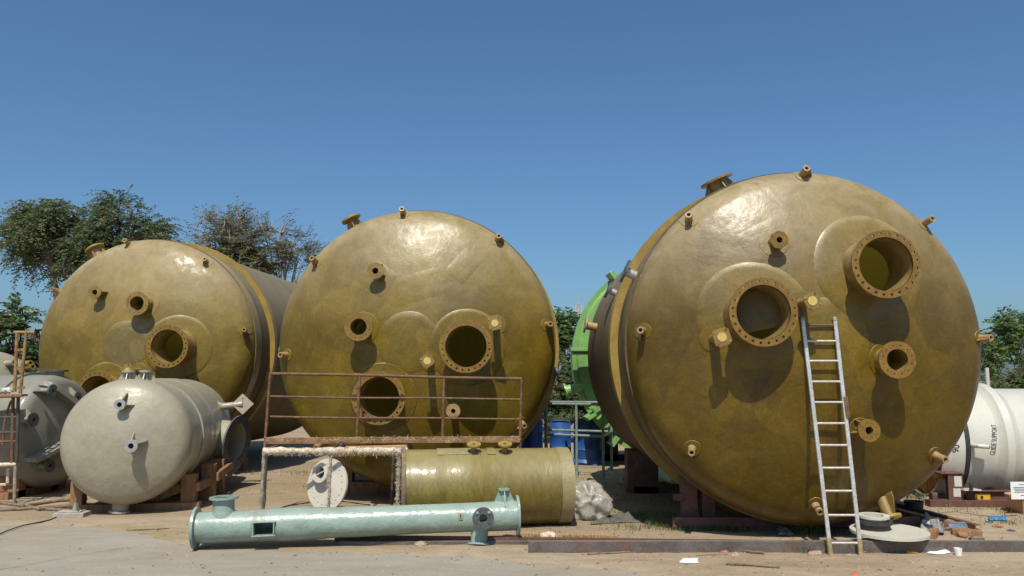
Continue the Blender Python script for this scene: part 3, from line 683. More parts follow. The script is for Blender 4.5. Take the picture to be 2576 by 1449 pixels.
cradle('dark timber bearers under the grey ribbed vessel', (-7.75, 13.2, 0), 0, [(0, -.45, 0, .32, .3, .2), (0, .45, 0, .32, .3, .2), (-2.5, 0, 0, .2, .3, .9)], [(-.0, -.8, .06, 0, .8, .06, .3, .12)])

TBB = Tank('pressure_vessel', 'pale beige vessel behind the grey ribbed one at the yard edge', 'vessel', -10.55, 16.3, 1.40, radians(-55), 1.0, .3, 1.7, 3.0)
TBB.head(M_BEIGE, nseg=80, nr=20); TBB.shell(M_BEIGE, n=80); TBB.rear(M_BEIGE, 3.0)
TBB.mt = M_BEIGE
for u, v, mt in ((33, 915, M_BEIGE), (70, 905, M_YEL), (78, 925, M_YEL)):
    TBB.stub(u, v, .30, .06, 5, mt, 0.5)
cradle('timber bearers under the pale beige rear vessel', (-10.9, 16.8, 0), radians(40), [(0, -.6, 0, .6, .3, .3), (0, .6, 0, .6, .3, .3)], [(0, -.9, .1, 0, .9, .1, .3, .2)])

# ------------------------------------------------------------------ green tank behind the nearest gold tank
TGR = Tank('storage_tank', 'bright green ribbed tank half hidden behind the nearest gold tank', 'tank', 3.42, 17.3, 2.27, radians(-2), 2.05, .06, 30, 1.1)
TGR.head(M_GREEN, nseg=128, nr=30); TGR.shell(M_GREEN, n=96); TGR.rear(M_GREEN, 1.1)
TGR.ring(M_GREEN, 2.03, 2.14, -.02, .12, 'rim_flange')
for a in (-36, 217, 236):
    r = radians(a); p = MB(); M = Matrix.Translation((2.1 * sin(r), -.1, TGR.zc + 2.1 * cos(r))) @ Matrix.Rotation(r, 4, 'Y')
    p.box((0, 0, .06), (.10, .55, .22), M); obj('stiffening_rib', p, M_GREEN, TGR.root, bevel=.008)
p = MB(); p.box((-1.75, -.55, TGR.zc + .16), (1.0, .5, .07)); p.box((-1.75, -.55, TGR.zc + .09), (.9, .4, .05)); obj('shelf_plate', p, M_GREEN, TGR.root, bevel=.006)
TGR.shell_nozzle(radians(-107), .05, .34, .11, .08, .17, 8, fl=M_GREEN, neck=M_GREEN, gus=())
for k in range(3):
    a = radians(226 + 7 * k); p = MB(); M = Matrix.Translation((1.75 * sin(a), -.32, TGR.zc + 1.75 * cos(a))) @ Matrix.Rotation(a, 4, 'Y'); p.box((0, 0, .1), (.03, .25, .5), M); obj('stiffening_rib', p, M_GREEN, TGR.root)
cradle('dark saddle under the green tank', (3.4, 18.6, 0), 0, [(-1.2, 0, 0, .6, .4, .3), (1.2, 0, 0, .6, .4, .3)], [(-1.5, 0, .07, 1.5, 0, .07, .3, .14)], M_REDOX)

# ------------------------------------------------------------------ railing platform in front of the middle tank
Yr = 11.06; Yf = 10.45
wp = thing('work_platform', 'rusty railing platform with fibre crusted deck in front of the middle tank', 'platform', G(990, 1290))
wpM = Matrix.Translation(-wp.location)
def wpart(name, mb, mt, **k):
    for i, v in enumerate(mb.v): mb.v[i] = (V(v) - wp.location)[:]
    return obj(name, mb, mt, wp, **k)
a = W(680, 940, Yr); b = W(1312, 953, Yr); wpart('top_rail', MB().path([a, a.lerp(b, .35) + V((0, 0, .006)), a.lerp(b, .7) - V((0, 0, .004)), b], .021, 12), M_RUST)
for v0, v1 in ((997, 1005), (1048, 1055)):
    a = W(680, v0, Yr); b = W(1311, v1, Yr); wpart('mid_rail', MB().path([a, a.lerp(b, .3) - V((0, 0, .008)), a.lerp(b, .65) + V((0, 0, .004)), b], .014, 10), M_RUST)
for u0, v0, u1, v1 in ((680, 936, 666, 1125), (905, 946, 897, 1112), (1117, 950, 1113, 1112), (1312, 950, 1308, 1118)):
    wpart('post', MB().tube(W(u1, v1, Yr), W(u0, v0, Yr), .02, n=12), M_RUST)
a = W(668, 1109, Yr - .03); b = W(1308, 1105, Yr - .03); wpart('toe_board', MB().bar(a, b, .02, .085), M_RUSTY, bevel=.003)
a = W(868, 1128, Yf + .15); b = W(1024, 1124, Yf + .15); wpart('deck_plank', MB().bar(a, b, .09, .05), M_WOOD2, bevel=.004)
a = W(672, 1131, Yf + .06); b = W(868, 1134, Yf + .06); wpart('deck_plank', MB().bar(a, b, .12, .03), M_FIBRE, bevel=.004)
a = W(662, 1135, Yf); b = W(1026, 1134, Yf)
mb = MB(); pts = [a.lerp(b, k / 40) + V((0, random.uniform(-.006, .006), random.uniform(-.007, .007))) for k in range(41)]
mb.path(pts, [.041 + random.uniform(-.010, .012) for _ in pts], 10); wpart('deck_bar', mb, M_FIBRE)
for u0, v0, u1, v1, Y in ((664, 1140, 653, 1305, Yf), (1004, 1140, 1000, 1305, Yf), (833, 1145, 827, 1303, Yf), (990, 1130, 983, 1285, Yr), (672, 1125, 662, 1283, Yr), (1308, 1118, 1300, 1283, Yr)):
    p0, p1 = W(u0, v0, Y), G(u1, v1); p1 = V((p0.x - .02, Y, 0)); mb = MB(); ps = [p0.lerp(p1, k / 16) + V((random.uniform(-.004, .004), 0, 0)) for k in range(17)]
    r_ = .022 if Y == Yf and u0 != 833 else .018
    mb.path(ps, [r_ + random.uniform(-.003, .007) for _ in ps], 8); wpart('leg', mb, M_LEGF if Y == Yf else M_DARKM)
for u in (664, 1004): wpart('cross_bar', MB().bar(W(u, 1133, Yf), V((W(u, 1133, Yf).x, Yr, W(u, 1133, Yf).z)), .04, .04), M_RUST)
mb = MB()                                                        # hanging glass fibres
for k in range(1900):
    t = random.random() ** .8; an_ = random.uniform(0, 2 * pi); p = a.lerp(b, t) + V((0, -.05 * abs(cos(an_)), .05 * sin(an_)))
    L = random.uniform(.008, .030) * (2 if random.random() < .05 else 1); d = V((random.uniform(-1, 1), random.uniform(-.8, .2), random.uniform(-.9, .6))).normalized()
    q = V((random.uniform(-1, 1), random.uniform(-1, 1), 0)).normalized() * random.uniform(.0015, .004)
    mb.add([p - q, p + q, p + d * L + V((0, 0, -L * .3)) + q * .3, p + d * L + V((0, 0, -L * .3)) - q * .3], [(0, 1, 2, 3)])
for (u0, v0, u1, v1, Y) in ((833, 1150, 828, 1268, Yf), (1004, 1145, 1000, 1268, Yf), (668, 1105, 1308, 1102, Yr - .05)):
    for k in range(220):
        t = random.random(); p = W(u0, v0, Y).lerp(W(u1, v1, Y), t) + V((random.uniform(-.03, .03), -.03, random.uniform(-.02, .04)))
        L = random.uniform(.01, .045); d = V((random.uniform(-1, 1), random.uniform(-.3, .1), random.uniform(-1, .5))).normalized(); q = d.cross(V((0, 1, 0))).normalized() * .002
        mb.add([p - q, p + q, p + d * L + q * .3, p + d * L - q * .3], [(0, 1, 2, 3)])
tag(wpart('fibre_fringe', mb, M_FIBRE), kind='stuff')

def crumple(name, c, size, mt, seed, sub=4, amp=.35, freq=2.2, flat=None, parent=None, rot=0, fold=1.0):
    bm = bmesh.new(); bmesh.ops.create_icosphere(bm, subdivisions=sub, radius=1)
    for v in bm.verts:
        p = v.co.copy(); n_ = noise.noise(p * freq + V((seed, 0, 0))) + .35 * noise.noise(p * freq * 2.3 + V((0, seed, 0))) - .7 * abs(noise.noise(V((p.x * 1.6, p.y * 1.6, p.z * fold)) * freq * 1.5 + V((seed, seed, 3)))) - (.15 if fold < 1 else .35) * abs(noise.noise(V((p.x, p.y, p.z * fold)) * freq * 4.1 + V((3, seed, 3))))
        if fold < 1:                                            # thin sheet: flat facets meeting in creases
            w_ = p * 1.3 + V((seed, 0, 0)) + noise.noise_vector(p * 1.5) * .35
            n_ = noise.voronoi(w_ * 1.25)[0][0] * .95 + noise.voronoi(w_ * 2.9)[0][0] * .26 + noise.voronoi(w_ * 6)[0][0] * .05 - .75
        q = p * (1 + amp * n_); v.co = V((q.x * size[0], q.y * size[1], q.z * size[2]))
    zmin = min(v.co.z for v in bm.verts)
    for v in bm.verts:
        if flat is not None and v.co.z < -size[2] * flat: v.co.z = -size[2] * flat
    zmin = min(v.co.z for v in bm.verts)
    me = bpy.data.meshes.new(name)
    for v in bm.verts: v.co.z -= zmin
    for f in bm.faces: f.smooth = True
    bm.to_mesh(me); bm.free(); me.materials.append(mt)
    return link(name, me, parent, Matrix.Translation(c) @ Matrix.Rotation(rot, 4, 'Z'))
pz = W(858, 1122, Yf + .1)
tag(crumple('rag', pz - V((0, 0, .03)), (.055, .05, .04), M_BLACK, 3.1, 3, .5), 'black crumpled rag lying on the fibre crusted deck', 'rag')

# ------------------------------------------------------------------ olive pipe section on the ground
pr = .475
pl = G(1018, 1322); c0 = V((-1.38, 10.18 + .02, pr)); c1 = V((.71, 10.51, pr))
op = thing('pipe_section', 'olive translucent pipe section lying behind the aqua pipe', 'pipe', ((c0.x + c1.x) / 2, (c0.y + c1.y) / 2, 0), atan2(c1.y - c0.y, c1.x - c0.x))
Lp = (c1 - c0).length; MX = Matrix.Translation((0, 0, pr)) @ Matrix.Rotation(pi / 2, 4, 'Y')
mb = MB(); mb.lathe([(pr, -Lp / 2 + .05), (pr, -.55), (pr + .006, -.54), (pr + .006, -.1), (pr, -.09), (pr, Lp / 2 - .16)], 96, MX); mb.lathe([(pr - .014, -Lp / 2 + .05), (pr - .014, Lp / 2 - .01)], 96, MX)
obj('pipe_wall', mb, M_PVC, op)
mb = MB(); mb.lathe([(pr + .004, Lp / 2 - .16), (pr + .004, Lp / 2), (pr - .013, Lp / 2), (pr - .013, Lp / 2 - .16)], 96, MX); obj('end_band', mb, M_BAND, op)
mb = MB(); mb.lathe([(pr + .03, -Lp / 2), (pr + .03, -Lp / 2 + .05), (pr - .014, -Lp / 2 + .05), (pr - .014, -Lp / 2)], 96, MX, close=True); obj('end_ring', mb, M_ROPE, op)
for x in (-.17, .22):
    nozzle(op, (x, -.17, pr + sqrt(pr * pr - .17 * .17)), (0, -.34, 1), .115, .035, .022, .088, .02, 4, .008, (), neck=M_NECK, fl=M_YEL, seg=32)
for x0, x1 in ((-.62, -.08), (.0, .1)):
    mb = MB(); vs = [];
    for i in range(13):
        for j in range(2):
            an = radians(-8 + 36 * (i / 12)); vs.append(((x0, x1)[j], -(pr + .011) * sin(an), pr + (pr + .011) * cos(an)))
    mb.add(vs, [(2 * i, 2 * i + 1, 2 * i + 3, 2 * i + 2) for i in range(12)], True); obj('laminate_patch', mb, M_BAND if x0 < -.1 else M_PVC, op)

# ------------------------------------------------------------------ aqua flanged pipe in the foreground
pa = V((-3.43, 8.93, .226)); pb = V((.075, 9.30, .300))
ax = (pb - pa); La = ax.length; axn = ax.normalized()
xz = V((0, 0, 1)); side = axn.cross(xz).normalized(); upv = side.cross(axn)
MA = Matrix((axn, -side, upv)).transposed().to_4x4(); MA = Matrix.Translation(pa) @ MA
aq = thing('flanged_pipe', 'aqua green flanged pipe lying across the front on steel bars', 'pipe', M=MA)
def rad(x):
    base = .160
    return base + .012 * math.exp(-((x - .35) / .3) ** 2) + .022 * math.exp(-((x - .95) / .32) ** 2) - .004 * sin(x * 3) + .004 * noise.noise(V((x * 3, 0, 0)))
xo0, xo1 = .66, .86
def skp(vs):
    cx_ = sum(v[2] for v in vs) / 4; ang = atan2(sum(v[1] for v in vs), -sum(v[0] for v in vs))
    return xo0 - .006 < cx_ < xo1 + .006 and -1.02 - .42 < atan2(sum(v[0] for v in vs), -sum(v[1] for v in vs)) * 1 < .36
# lathe local Z -> pipe X
MLX = Matrix(((0, 0, 1, 0), (0, 1, 0, 0), (-1, 0, 0, 0), (0, 0, 0, 1)))
mb = MB(); N = 240
mb.lathe([(rad(La * k / N), La * k / N) for k in range(N + 1)], 72, MLX, wob=lambda a, z: .012 * noise.noise(V((cos(a) * .9, sin(a) * .9, z * 2.2))), skip=lambda vs: (xo0 < sum(v[2] for v in vs) / 4 < xo1) and sum(v[1] for v in vs) / 4 < 0 and -.075 < -sum(v[0] for v in vs) / 4 < .062)
obj('pipe_body', mb, M_AQUA, aq)
for x, z0 in ((0, 0), (La, 1)):
    link('flange', flange_mesh(.222, .15, .028, 12, .013, M_AQUA), aq, Matrix.Translation((x + (.028 if not z0 else 0), 0, 0)) @ Matrix.Rotation(pi / 2, 4, 'Y'))
mb = MB()
for z in (-.078, .065): mb.box(((xo0 + xo1) / 2, -.168, z), (xo1 - xo0 + .05, .085, .014))
for x in (xo0 - .008, xo1 + .008): mb.box((x, -.168, -.0065), (.014, .083, .128))
obj('rectangular_opening', mb, M_AQUA, aq, bevel=.004)
o, _ = nozzle(aq, (.30, 0, .12), (0, 0, 1), .20, .115, .10, .155, .02, 8, .010, (), neck=M_AQUA, fl=M_AQUA, sink=.05, flare=.02)
o, _ = nozzle(aq, (La - .16, 0, .13), (0, 0, 1), .17, .036, .025, .066, .018, 4, .008, (0, pi / 2, pi, 3 * pi / 2), .09, neck=M_AQUA, fl=M_AQUA, sink=.05)
o, _ = nozzle(aq, (La - .42, -.10, .03), (0, -1, 0), .20, .06, .045, .118, .018, 4, .012, (0, pi), .07, neck=M_AQUA, fl=M_DKFL, sink=.03, seg=40, flare=.03)
for a in (.8, 2.36): 
    b = MB(); b.tube((0.092 * cos(a), .092 * sin(a), .200), (.092 * cos(a), .092 * sin(a), .212), .016, n=8); obj('bolt', b, M_STEEL, o)
o, _ = nozzle(aq, (La - .44, -.02, -.10), (-.10, -.28, -1), .205, .095, .08, .135, .02, 8, .010, (), neck=M_AQUA, fl=M_AQUA, sink=.05, flare=.02)
mb = MB(); mb.box((La - .66, -.166, .04), (.05, .006, .07)); obj('stencil_label', mb, M_BEIGE, aq)
mb = MB()
for k in range(3): mb.box((La - .66, -.1705, .055 - .016 * k), (.012, .002, .010))
obj('stencil_mark', mb, M_INK, aq)

# ------------------------------------------------------------------ loose covers
def cover(label, M, R, mt, dia_rot, noz, nozR, nozh, seg=64, rubber=False, grp='cream blind covers lying in the yard'):
    r = thing('blind_cover', label, 'cover', M=M, group=grp)
    link('disc', flange_mesh(R, 0, .03, 20, .010, mt, seg), r, Matrix.Translation((0, 0, .03)))
    (nx, ny) = noz
    q = MB(); q.lathe([(nozR * .8, 0), (nozR * .8, nozh), (nozR * .62, nozh), (nozR * .62, .032)], 40); qo = obj('neck', q, mt, r, Matrix.Translation((nx, ny, .03)))
    link('flange', flange_mesh(nozR, nozR * .62, .025, 0, .01, mt, 40), qo, Matrix.Translation((0, 0, nozh + .025)))
    b = MB(); b.bar((-nozR * .7, 0, nozh), (nozR * .7, 0, nozh), .012, .02); obj('cross_bar', b, mt, qo, Matrix.Rotation(dia_rot, 4, 'Z'))
    bt = MB(); bt.tube((0, 0, .002), (0, 0, .004), nozR * .62, n=32); obj('bore', bt, M_DKFL, qo)
    if rubber:
        g = MB(); g.lathe([(nozR * 1.0, .0), (nozR * 1.02, nozh * .45), (nozR * 1.16, nozh * .5), (nozR * 1.16, nozh * .8), (nozR * .85, nozh * .82), (nozR * .85, 0)], 48); obj('rubber_ring', g, M_BLACK, qo)
    return r
pc = W(822, 1207, 11.30)
d = V((-.50, -.86, .16)).normalized()
pc.z = .385
cover('cream bolted cover standing on edge under the railing platform', frame(d, pc - d * .03, (0, 0, 1)), .355, M_CREAM, radians(25), (-.05, .15), .135, .09)
pc = V((4.10, 8.98, .165))
cover('cream round cover lying flat beside the ladder with a black rubber ring', frame((0, -.04, 1), pc), .40, M_CREAM, radians(25), (-.13, .08), .165, .12, rubber=True)

# ------------------------------------------------------------------ steel bars and timbers on the ground
def channel(label, p0, p1, hgt, wd, mt, name='steel_channel', cat='steel bar', grp='bars lying on the ground', th=.01):
    p0, p1 = V(p0), V(p1); d = (p1 - p0); L = d.length; rz = atan2(d.y, d.x); inc = math.asin(d.z / L)
    M = Matrix.Translation(p0) @ Matrix.Rotation(rz, 4, 'Z') @ Matrix.Rotation(-inc, 4, 'Y')
    mb = MB(); mb.box((L / 2, 0, hgt / 2), (L, th, hgt)); mb.box((L / 2, wd / 2 + th / 2 + .0005, hgt - th / 2), (L, wd, th)); mb.box((L / 2, wd / 2 + th / 2 + .0005, th / 2), (L, wd, th))
    o = obj(name, mb, mt, None, M); return tag(o, label, cat, grp)
channel('long dark steel channel lying in front under the ladder foot', (.17, 8.72, 0), (5.42, 8.74, 0), .125, .06, M_BEAM)
channel('red oxide steel channel running behind the dark channel', (-2.0, 9.32, 0), (3.3, 8.98, 0), .075, .05, M_REDOX)
channel('short rusty channel pointing out beside the black bucket', G(2245, 1275), G(2455, 1335), .07, .07, M_RUST)
channel('thin dark bar lying under the aqua pipe', (-1.9, 9.10, 0), (.2, 9.15, 0), .045, .05, M_BEAM)
def plank(label, p0, p1, wd, ht, mt, name='timber_plank', cat='timber', grp='timbers lying on the ground', z=0):
    p0, p1 = V(p0), V(p1); d = p1 - p0
    M = Matrix.Translation((p0 + p1) / 2 + V((0, 0, ht / 2 + z))) @ Matrix.Rotation(atan2(d.y, d.x), 4, 'Z')
    mb = MB(); L = d.length; n = 8
    vs = []; 
    for k in range(n + 1):
        x = -L / 2 + L * k / n; j = random.uniform(-.004, .004)
        vs += [(x, -wd / 2 + j, -ht / 2), (x, wd / 2 + j, -ht / 2), (x, wd / 2 + j, ht / 2), (x, -wd / 2 + j, ht / 2)]
    fs = [(4 * k + i, 4 * k + (i + 1) % 4, 4 * k + 4 + (i + 1) % 4, 4 * k + 4 + i) for k in range(n) for i in range(4)] + [(0, 1, 2, 3), (4 * n + 3, 4 * n + 2, 4 * n + 1, 4 * n)]
    mb.add(vs, fs); o = obj(name, mb, mt, None, M, bevel=.003); return tag(o, label, cat, grp)
plank('yellowish timber plank between the two steel channels', G(1312, 1350), G(1555, 1357), .07, .045, M_WOOD2)
plank('short brown timber block at the front of the scrap pile', G(2345, 1358), G(2362, 1330), .09, .09, M_WOOD)
plank('pale timber offcut in the scrap pile', G(2365, 1315), G(2440, 1322), .09, .05, M_WOOD2)
plank('dark brown timber offcut lying right in the scrap pile', G(2395, 1345), G(2470, 1350), .14, .07, M_WOOD)
plank('long dark timber lying in shade behind the cream cover', G(2235, 1290), G(2400, 1330), .12, .08, M_WOOD)
plank('pale plank standing under the tank cradle shadow', G(1795, 1330), G(2060, 1335), .10, .10, M_WOOD)

# ------------------------------------------------------------------ ladder
f0, f1 = G(2090, 1398), G(2176, 1403); f1.y = f0.y
xt, zt = TR.hit(2060, 806); tw = TR.M @ TR.P(xt, zt); Yt = tw.y - .03
t0, t1 = W(2019, 803, Yt), W(2100, 803, Yt)
la = thing('ladder', 'aluminium ladder with taped feet leaning on the nearest gold tank', 'ladder', (f0 + f1) / 2)
lo = la.location.copy()
def lpart(name, mb, mt, **k):
    for i, v in enumerate(mb.v): mb.v[i] = (V(v) - lo)[:]
    return obj(name, mb, mt, la, **k)
for p0, p1 in ((f0, t0), (f1, t1)):
    lpart('rail', MB().bar(p0 + V((0, 0, .01)), p1, .042, .034, (0, 1, 0)), M_LADDER, bevel=.010)
    mb = MB(); dd = (p1 - p0)
    mb.path([p0 + dd * t for t in (0.0, .01, .03, .055, .07)], [.030, .026, .025, .027, .022], 10); lpart('taped_foot', mb, M_TAPE)
    tp = crumple('end_wrap', p1 - lo - V((0, 0, .035)), (.026, .024, .035), M_BEIGE, p0.x, 3, .35, 2, parent=la)
for v in (818, 858, 908, 960, 1012, 1065, 1120, 1177, 1235, 1296, 1366):
    t = None
    lo_, hi_ = 0.0, 1.0
    for _ in range(30):
        m_ = (lo_ + hi_) / 2; p = f0.lerp(t0, m_); q = p - CAM
        cy = CY - F * ((-sin(PITCH)) * q.y + cos(PITCH) * q.z) / (cos(PITCH) * q.y + sin(PITCH) * q.z)
        if cy > v: lo_ = m_
        else: hi_ = m_
    a, b = f0.lerp(t0, lo_), f1.lerp(t1, lo_)
    lpart('rung', MB().tube(a, b, .0125, n=10), M_RUST if v == 818 else M_RUNG)
a = f1.lerp(t1, .66); lpart('hinge_clamp', MB().bar(a + V((.012, -.022, 0)), f1.lerp(t1, .57) + V((.016, -.022, 0)), .04, .02, (0, 1, 0)), M_RUST)

# ------------------------------------------------------------------ white tank at the right edge
WR, WY, WZ = .82, 12.6, .86
wt = thing('storage_tank', 'white horizontal tank with black strap and hand painted lettering', 'tank', (8.5, WY, 0), radians(-4))
MW = Matrix.Translation((0, 0, WZ)) @ Matrix.Rotation(pi / 2, 4, 'Y')      # local z of lathe -> +X
E0 = -2.15
mb = MB(); mb.lathe([(WR, E0), (WR, -1.9), (WR, 4.5)], 96, MW); mb.lathe([(WR - .03, E0), (WR - .03, 4.5)], 96, MW); mb.lathe([(WR - .03, E0), (WR, E0)], 96, MW); obj('shell', mb, M_WHITE, wt)
XC = -1.17
mb = MB(); mb.lathe([(WR, XC - .20), (WR + .03, XC - .14), (WR + .075, XC - .10), (WR + .085, XC), (WR + .03, XC + .05), (WR, XC + .12)], 96, MW); obj('collar', mb, M_WHITE, wt)
mb = MB(); mb.lathe([(WR + .004, -1.83), (WR + .012, -1.825), (WR + .012, -1.765), (WR + .004, -1.76)], 96, MW); obj('strap', mb, M_BLACK, wt)
for k in range(9):                                                            # end closed with boards
    y0 = -.80 + k * .175; h_ = sqrt(max(.02, (WR - .035) ** 2 - max(abs(y0), abs(y0 + .165)) ** 2))
    q = MB(); q.box((E0 + .06 + .01 * (k % 2), y0 + .083, WZ), (.03, .165, 2 * h_)); obj('end_board', q, M_WOODO, wt, bevel=.003)
for k in range(3):
    q = MB(); q.box((E0 + .02, -.1, WZ - .45 + .45 * k), (.04, 1.25, .09)); obj('batten', q, M_WOODO, wt, bevel=.003)
an = radians(88)
nb_ = V((-1.74, -(WR) * sin(an), WZ + WR * cos(an) - .02))
o = obj('guide_bracket', MB().path([nb_ + V((0, .05, 0)), nb_ + V((0, -.10, 0)), nb_ + V((.02, -.13, 0)), nb_ + V((.16, -.14, -.01))], .032, 14), M_WHITE, wt)
obj('pipe_end', MB().tube(nb_ + V((.16, -.14, -.01)), nb_ + V((.168, -.14, -.01)), .028, n=14), M_INK, o)
def cyl_text(txt, x0, ang0, run, tall):
    cu = bpy.data.curves.new('lettering', 'FONT'); cu.body = txt; cu.size = 1; cu.resolution_u = 2
    to = bpy.data.objects.new('lettering', cu); COL.objects.link(to)
    dg = bpy.context.evaluated_depsgraph_get(); me = bpy.data.meshes.new_from_object(to.evaluated_get(dg))
    bpy.data.objects.remove(to); bpy.data.curves.remove(cu)
    bm = bmesh.new(); bm.from_mesh(me); bmesh.ops.triangulate(bm, faces=bm.faces)
    mx = max(v.co.x for v in bm.verts); my = max(v.co.y for v in bm.verts)
    for v in bm.verts:
        s_, t_ = v.co.x * run / mx, v.co.y * tall / my               # s runs up the circumference, t runs to the left (along -X)
        a_ = ang0 - s_ / WR; j = .010 * noise.noise(V((s_ * 14, t_ * 3, 1)))
        v.co = V((x0 - t_ + j + .16 * s_, -(WR + .005) * sin(a_), WZ + (WR + .005) * cos(a_)))
    bm.to_mesh(me); bm.free(); me.materials.clear(); me.materials.append(M_INK)
    for p in me.polygons: p.use_smooth = False
    return link('lettering', me, wt)
cyl_text('GUIDE SUPPORT', -1.42, radians(99), .44, .075)
cyl_text('90\u00b0', -1.93, radians(97), .16, .10)
# saddle frame in red oxide steel
sf = thing('saddle_frame', 'red oxide steel saddle frame in front of the white tank', 'steel frame', (7, 11.85, 0))
def sbox(name, u0, u1, v0, v1, Y, dep, mt, z0=None):
    a, b = W(u0, v0, Y), W(u1, v1, Y); zb = b.z if z0 is None else z0
    q = MB(); q.box(((a.x + b.x) / 2 - 7, Y - 11.85 + dep / 2, (a.z + zb) / 2), (b.x - a.x, dep, a.z - zb)); return obj(name, q, mt, sf, bevel=.003)
sbox('upright', 2384, 2426, 1193, 1262, 11.8, .02, M_REDOX, .012); q = sbox('upright_web', 2400, 2412, 1196, 1262, 11.82, .25, M_REDOX, .012); sbox('cap_plate', 2366, 2428, 1190, 1193, 11.78, .3, M_REDOX)
sbox('white_patch', 2400, 2420, 1198, 1224, 11.796, .004, M_WHITE); sbox('white_patch', 2398, 2418, 1229, 1250, 11.796, .004, M_WHITE)
sbox('base_rail', 2430, 2700, 1237, 1263, 11.85, .012, M_REDOX, .012); sbox('base_rail_top', 2430, 2700, 1235, 1237, 11.80, .12, M_REDOX); sbox('base_rail_foot', 2340, 2700, 1259, 1262, 11.75, .16, M_REDOX, .002)
sbox('yellow_plate', 2452, 2492, 1242, 1262, 11.835, .006, M_YPAINT, .03)
p_ = W(2470, 1251, 11.83); q = MB(); q.tube((p_.x - 7, -.023, p_.z), (p_.x - 7, -.019, p_.z), .022, n=16); obj('bolt', q, M_INK, sf)
sbox('stub_bracket', 2345, 2360, 1240, 1262, 11.8, .1, M_REDOX, .012); sbox('shim_plate', 2426, 2470, 1232, 1235, 11.7, .2, M_WHITE)
sbox('strap_shackle', 2440, 2449, 1215, 1234, 11.66, .03, M_BLACK)
cradle('dark bearers under the white tank', (8.6, 12.6, 0), 0, [(-1.5, -.35, 0, .2, .2, .2), (-1.5, .35, 0, .2, .2, .2), (1.5, 0, 0, .1, .2, .8)], [(-1.5, -.8, .03, -1.5, .8, .03, .2, .06)], M_REDOX)

# notice board and pot
nb0 = thing('notice_board', 'white paper notice on a stand above the tan pot', 'notice', (W(2575, 1255, 11.1).x, 11.1, 0))
q = MB(); a = W(2541, 1212, 11.1); b = W(2612, 1256, 11.1); q.box(((a.x + b.x) / 2 - nb0.location.x, 0, (a.z + b.z) / 2), (b.x - a.x, .008, a.z - b.z)); obj('sheet', q, M_PAPER, nb0)
for k, (v, wdt) in enumerate(((1219, .10), (1226, .26), (1230, .26), (1234, .22), (1238, .25), (1246, .08))):
    z = W(2575, v, 11.1).z; q = MB(); q.box((0, -.0055, z), (wdt, .002, .007)); obj('print_line', q, M_INK, nb0)
q = MB(); q.bar((0, .02, 0), (0, .02, W(2575, 1214, 11.1).z), .03, .02, (0, 1, 0)); obj('stake', q, M_WOOD, nb0)
pp = G(2582, 1290)
pt = thing('plant_pot', 'tan plastic pot standing on the sand below the notice', 'pot', pp)
mb = MB(); mb.lathe([(.001, 0), (.175, 0), (.225, .215), (.245, .22), (.247, .25), (.23, .252), (.21, .2), (.15, .03), (.001, .03)], 48); obj('pot_body', mb, M_TERRA, pt)
mb = MB(); mb.lathe([(.001, .19), (.205, .19)], 32); obj('soil', mb, M_ROCK, pt)

# ------------------------------------------------------------------ blue drums and green pipe frame behind
def drum(label, u, v, hgt, r, name='drum'):
    p = G(u, v); t = thing(name, label, 'drum', p, random.uniform(0, 3), 'blue drums behind the pipe frame')
    mb = MB(); mb.lathe([(.001, .02), (r * .98, .02), (r, .06), (r, hgt * .33), (r * 1.03, hgt * .345), (r, hgt * .36), (r, hgt * .66), (r * 1.03, hgt * .675), (r, hgt * .69), (r, hgt * .9), (r * .86, hgt * .97), (r * .84, hgt), (.001, hgt)], 40); obj('drum_body', mb, M_BLUE, t)
    mb = MB(); mb.lathe([(r * 1.0, hgt * .985), (r * 1.05, hgt * .985), (r * 1.05, hgt * 1.03), (r * 1.0, hgt * 1.03)], 40, close=True); obj('rim_ring', mb, M_DKFL, t)
    mb = MB(); mb.lathe([(r, .10), (r * 1.25, .0), (r * 1.25, .015), (r * 1.02, .11)], 40, close=True); obj('skirt', mb, M_BLUE, t)
    mb = MB(); mb.box((0, -r - .01, hgt * .6), (.02, .02, hgt * .55)); obj('seam_rib', mb, M_BLUE, t)
drum('sunlit blue drum between the grey green posts', 1410, 1160, .93, .24)
drum('shaded blue drum beside the green tank', 1478, 1166, .92, .30)
drum('blue drum half hidden behind the middle gold tank', 1338, 1160, 1.0, .25)
fr = thing('guard_railing', 'thin grey green pipe railing frame in front of the blue drums', 'frame', (1.1, 15.6, 0))
def fpart(name, mb, mt=M_GREENP):
    for i, v in enumerate(mb.v): mb.v[i] = (V(v) - fr.location)[:]
    return obj(name, mb, mt, fr)
A = V((.66, 15.6, 0)); B = V((1.68, 15.05, 0)); C_ = V((.70, 17.0, 0)); D_ = V((2.0, 16.4, 0))
zt_ = 1.36
for p in (A, B, C_, D_, A.lerp(B, .54)): fpart('upright', MB().tube(p, p + V((0, 0, zt_)), .026, n=10))
for z in (zt_, .78):
    for p, q in ((A, B), (C_, D_), (A, C_), (B, D_)): fpart('rail', MB().tube(p + V((0, 0, z)), q + V((0, 0, z)), .024, n=10))

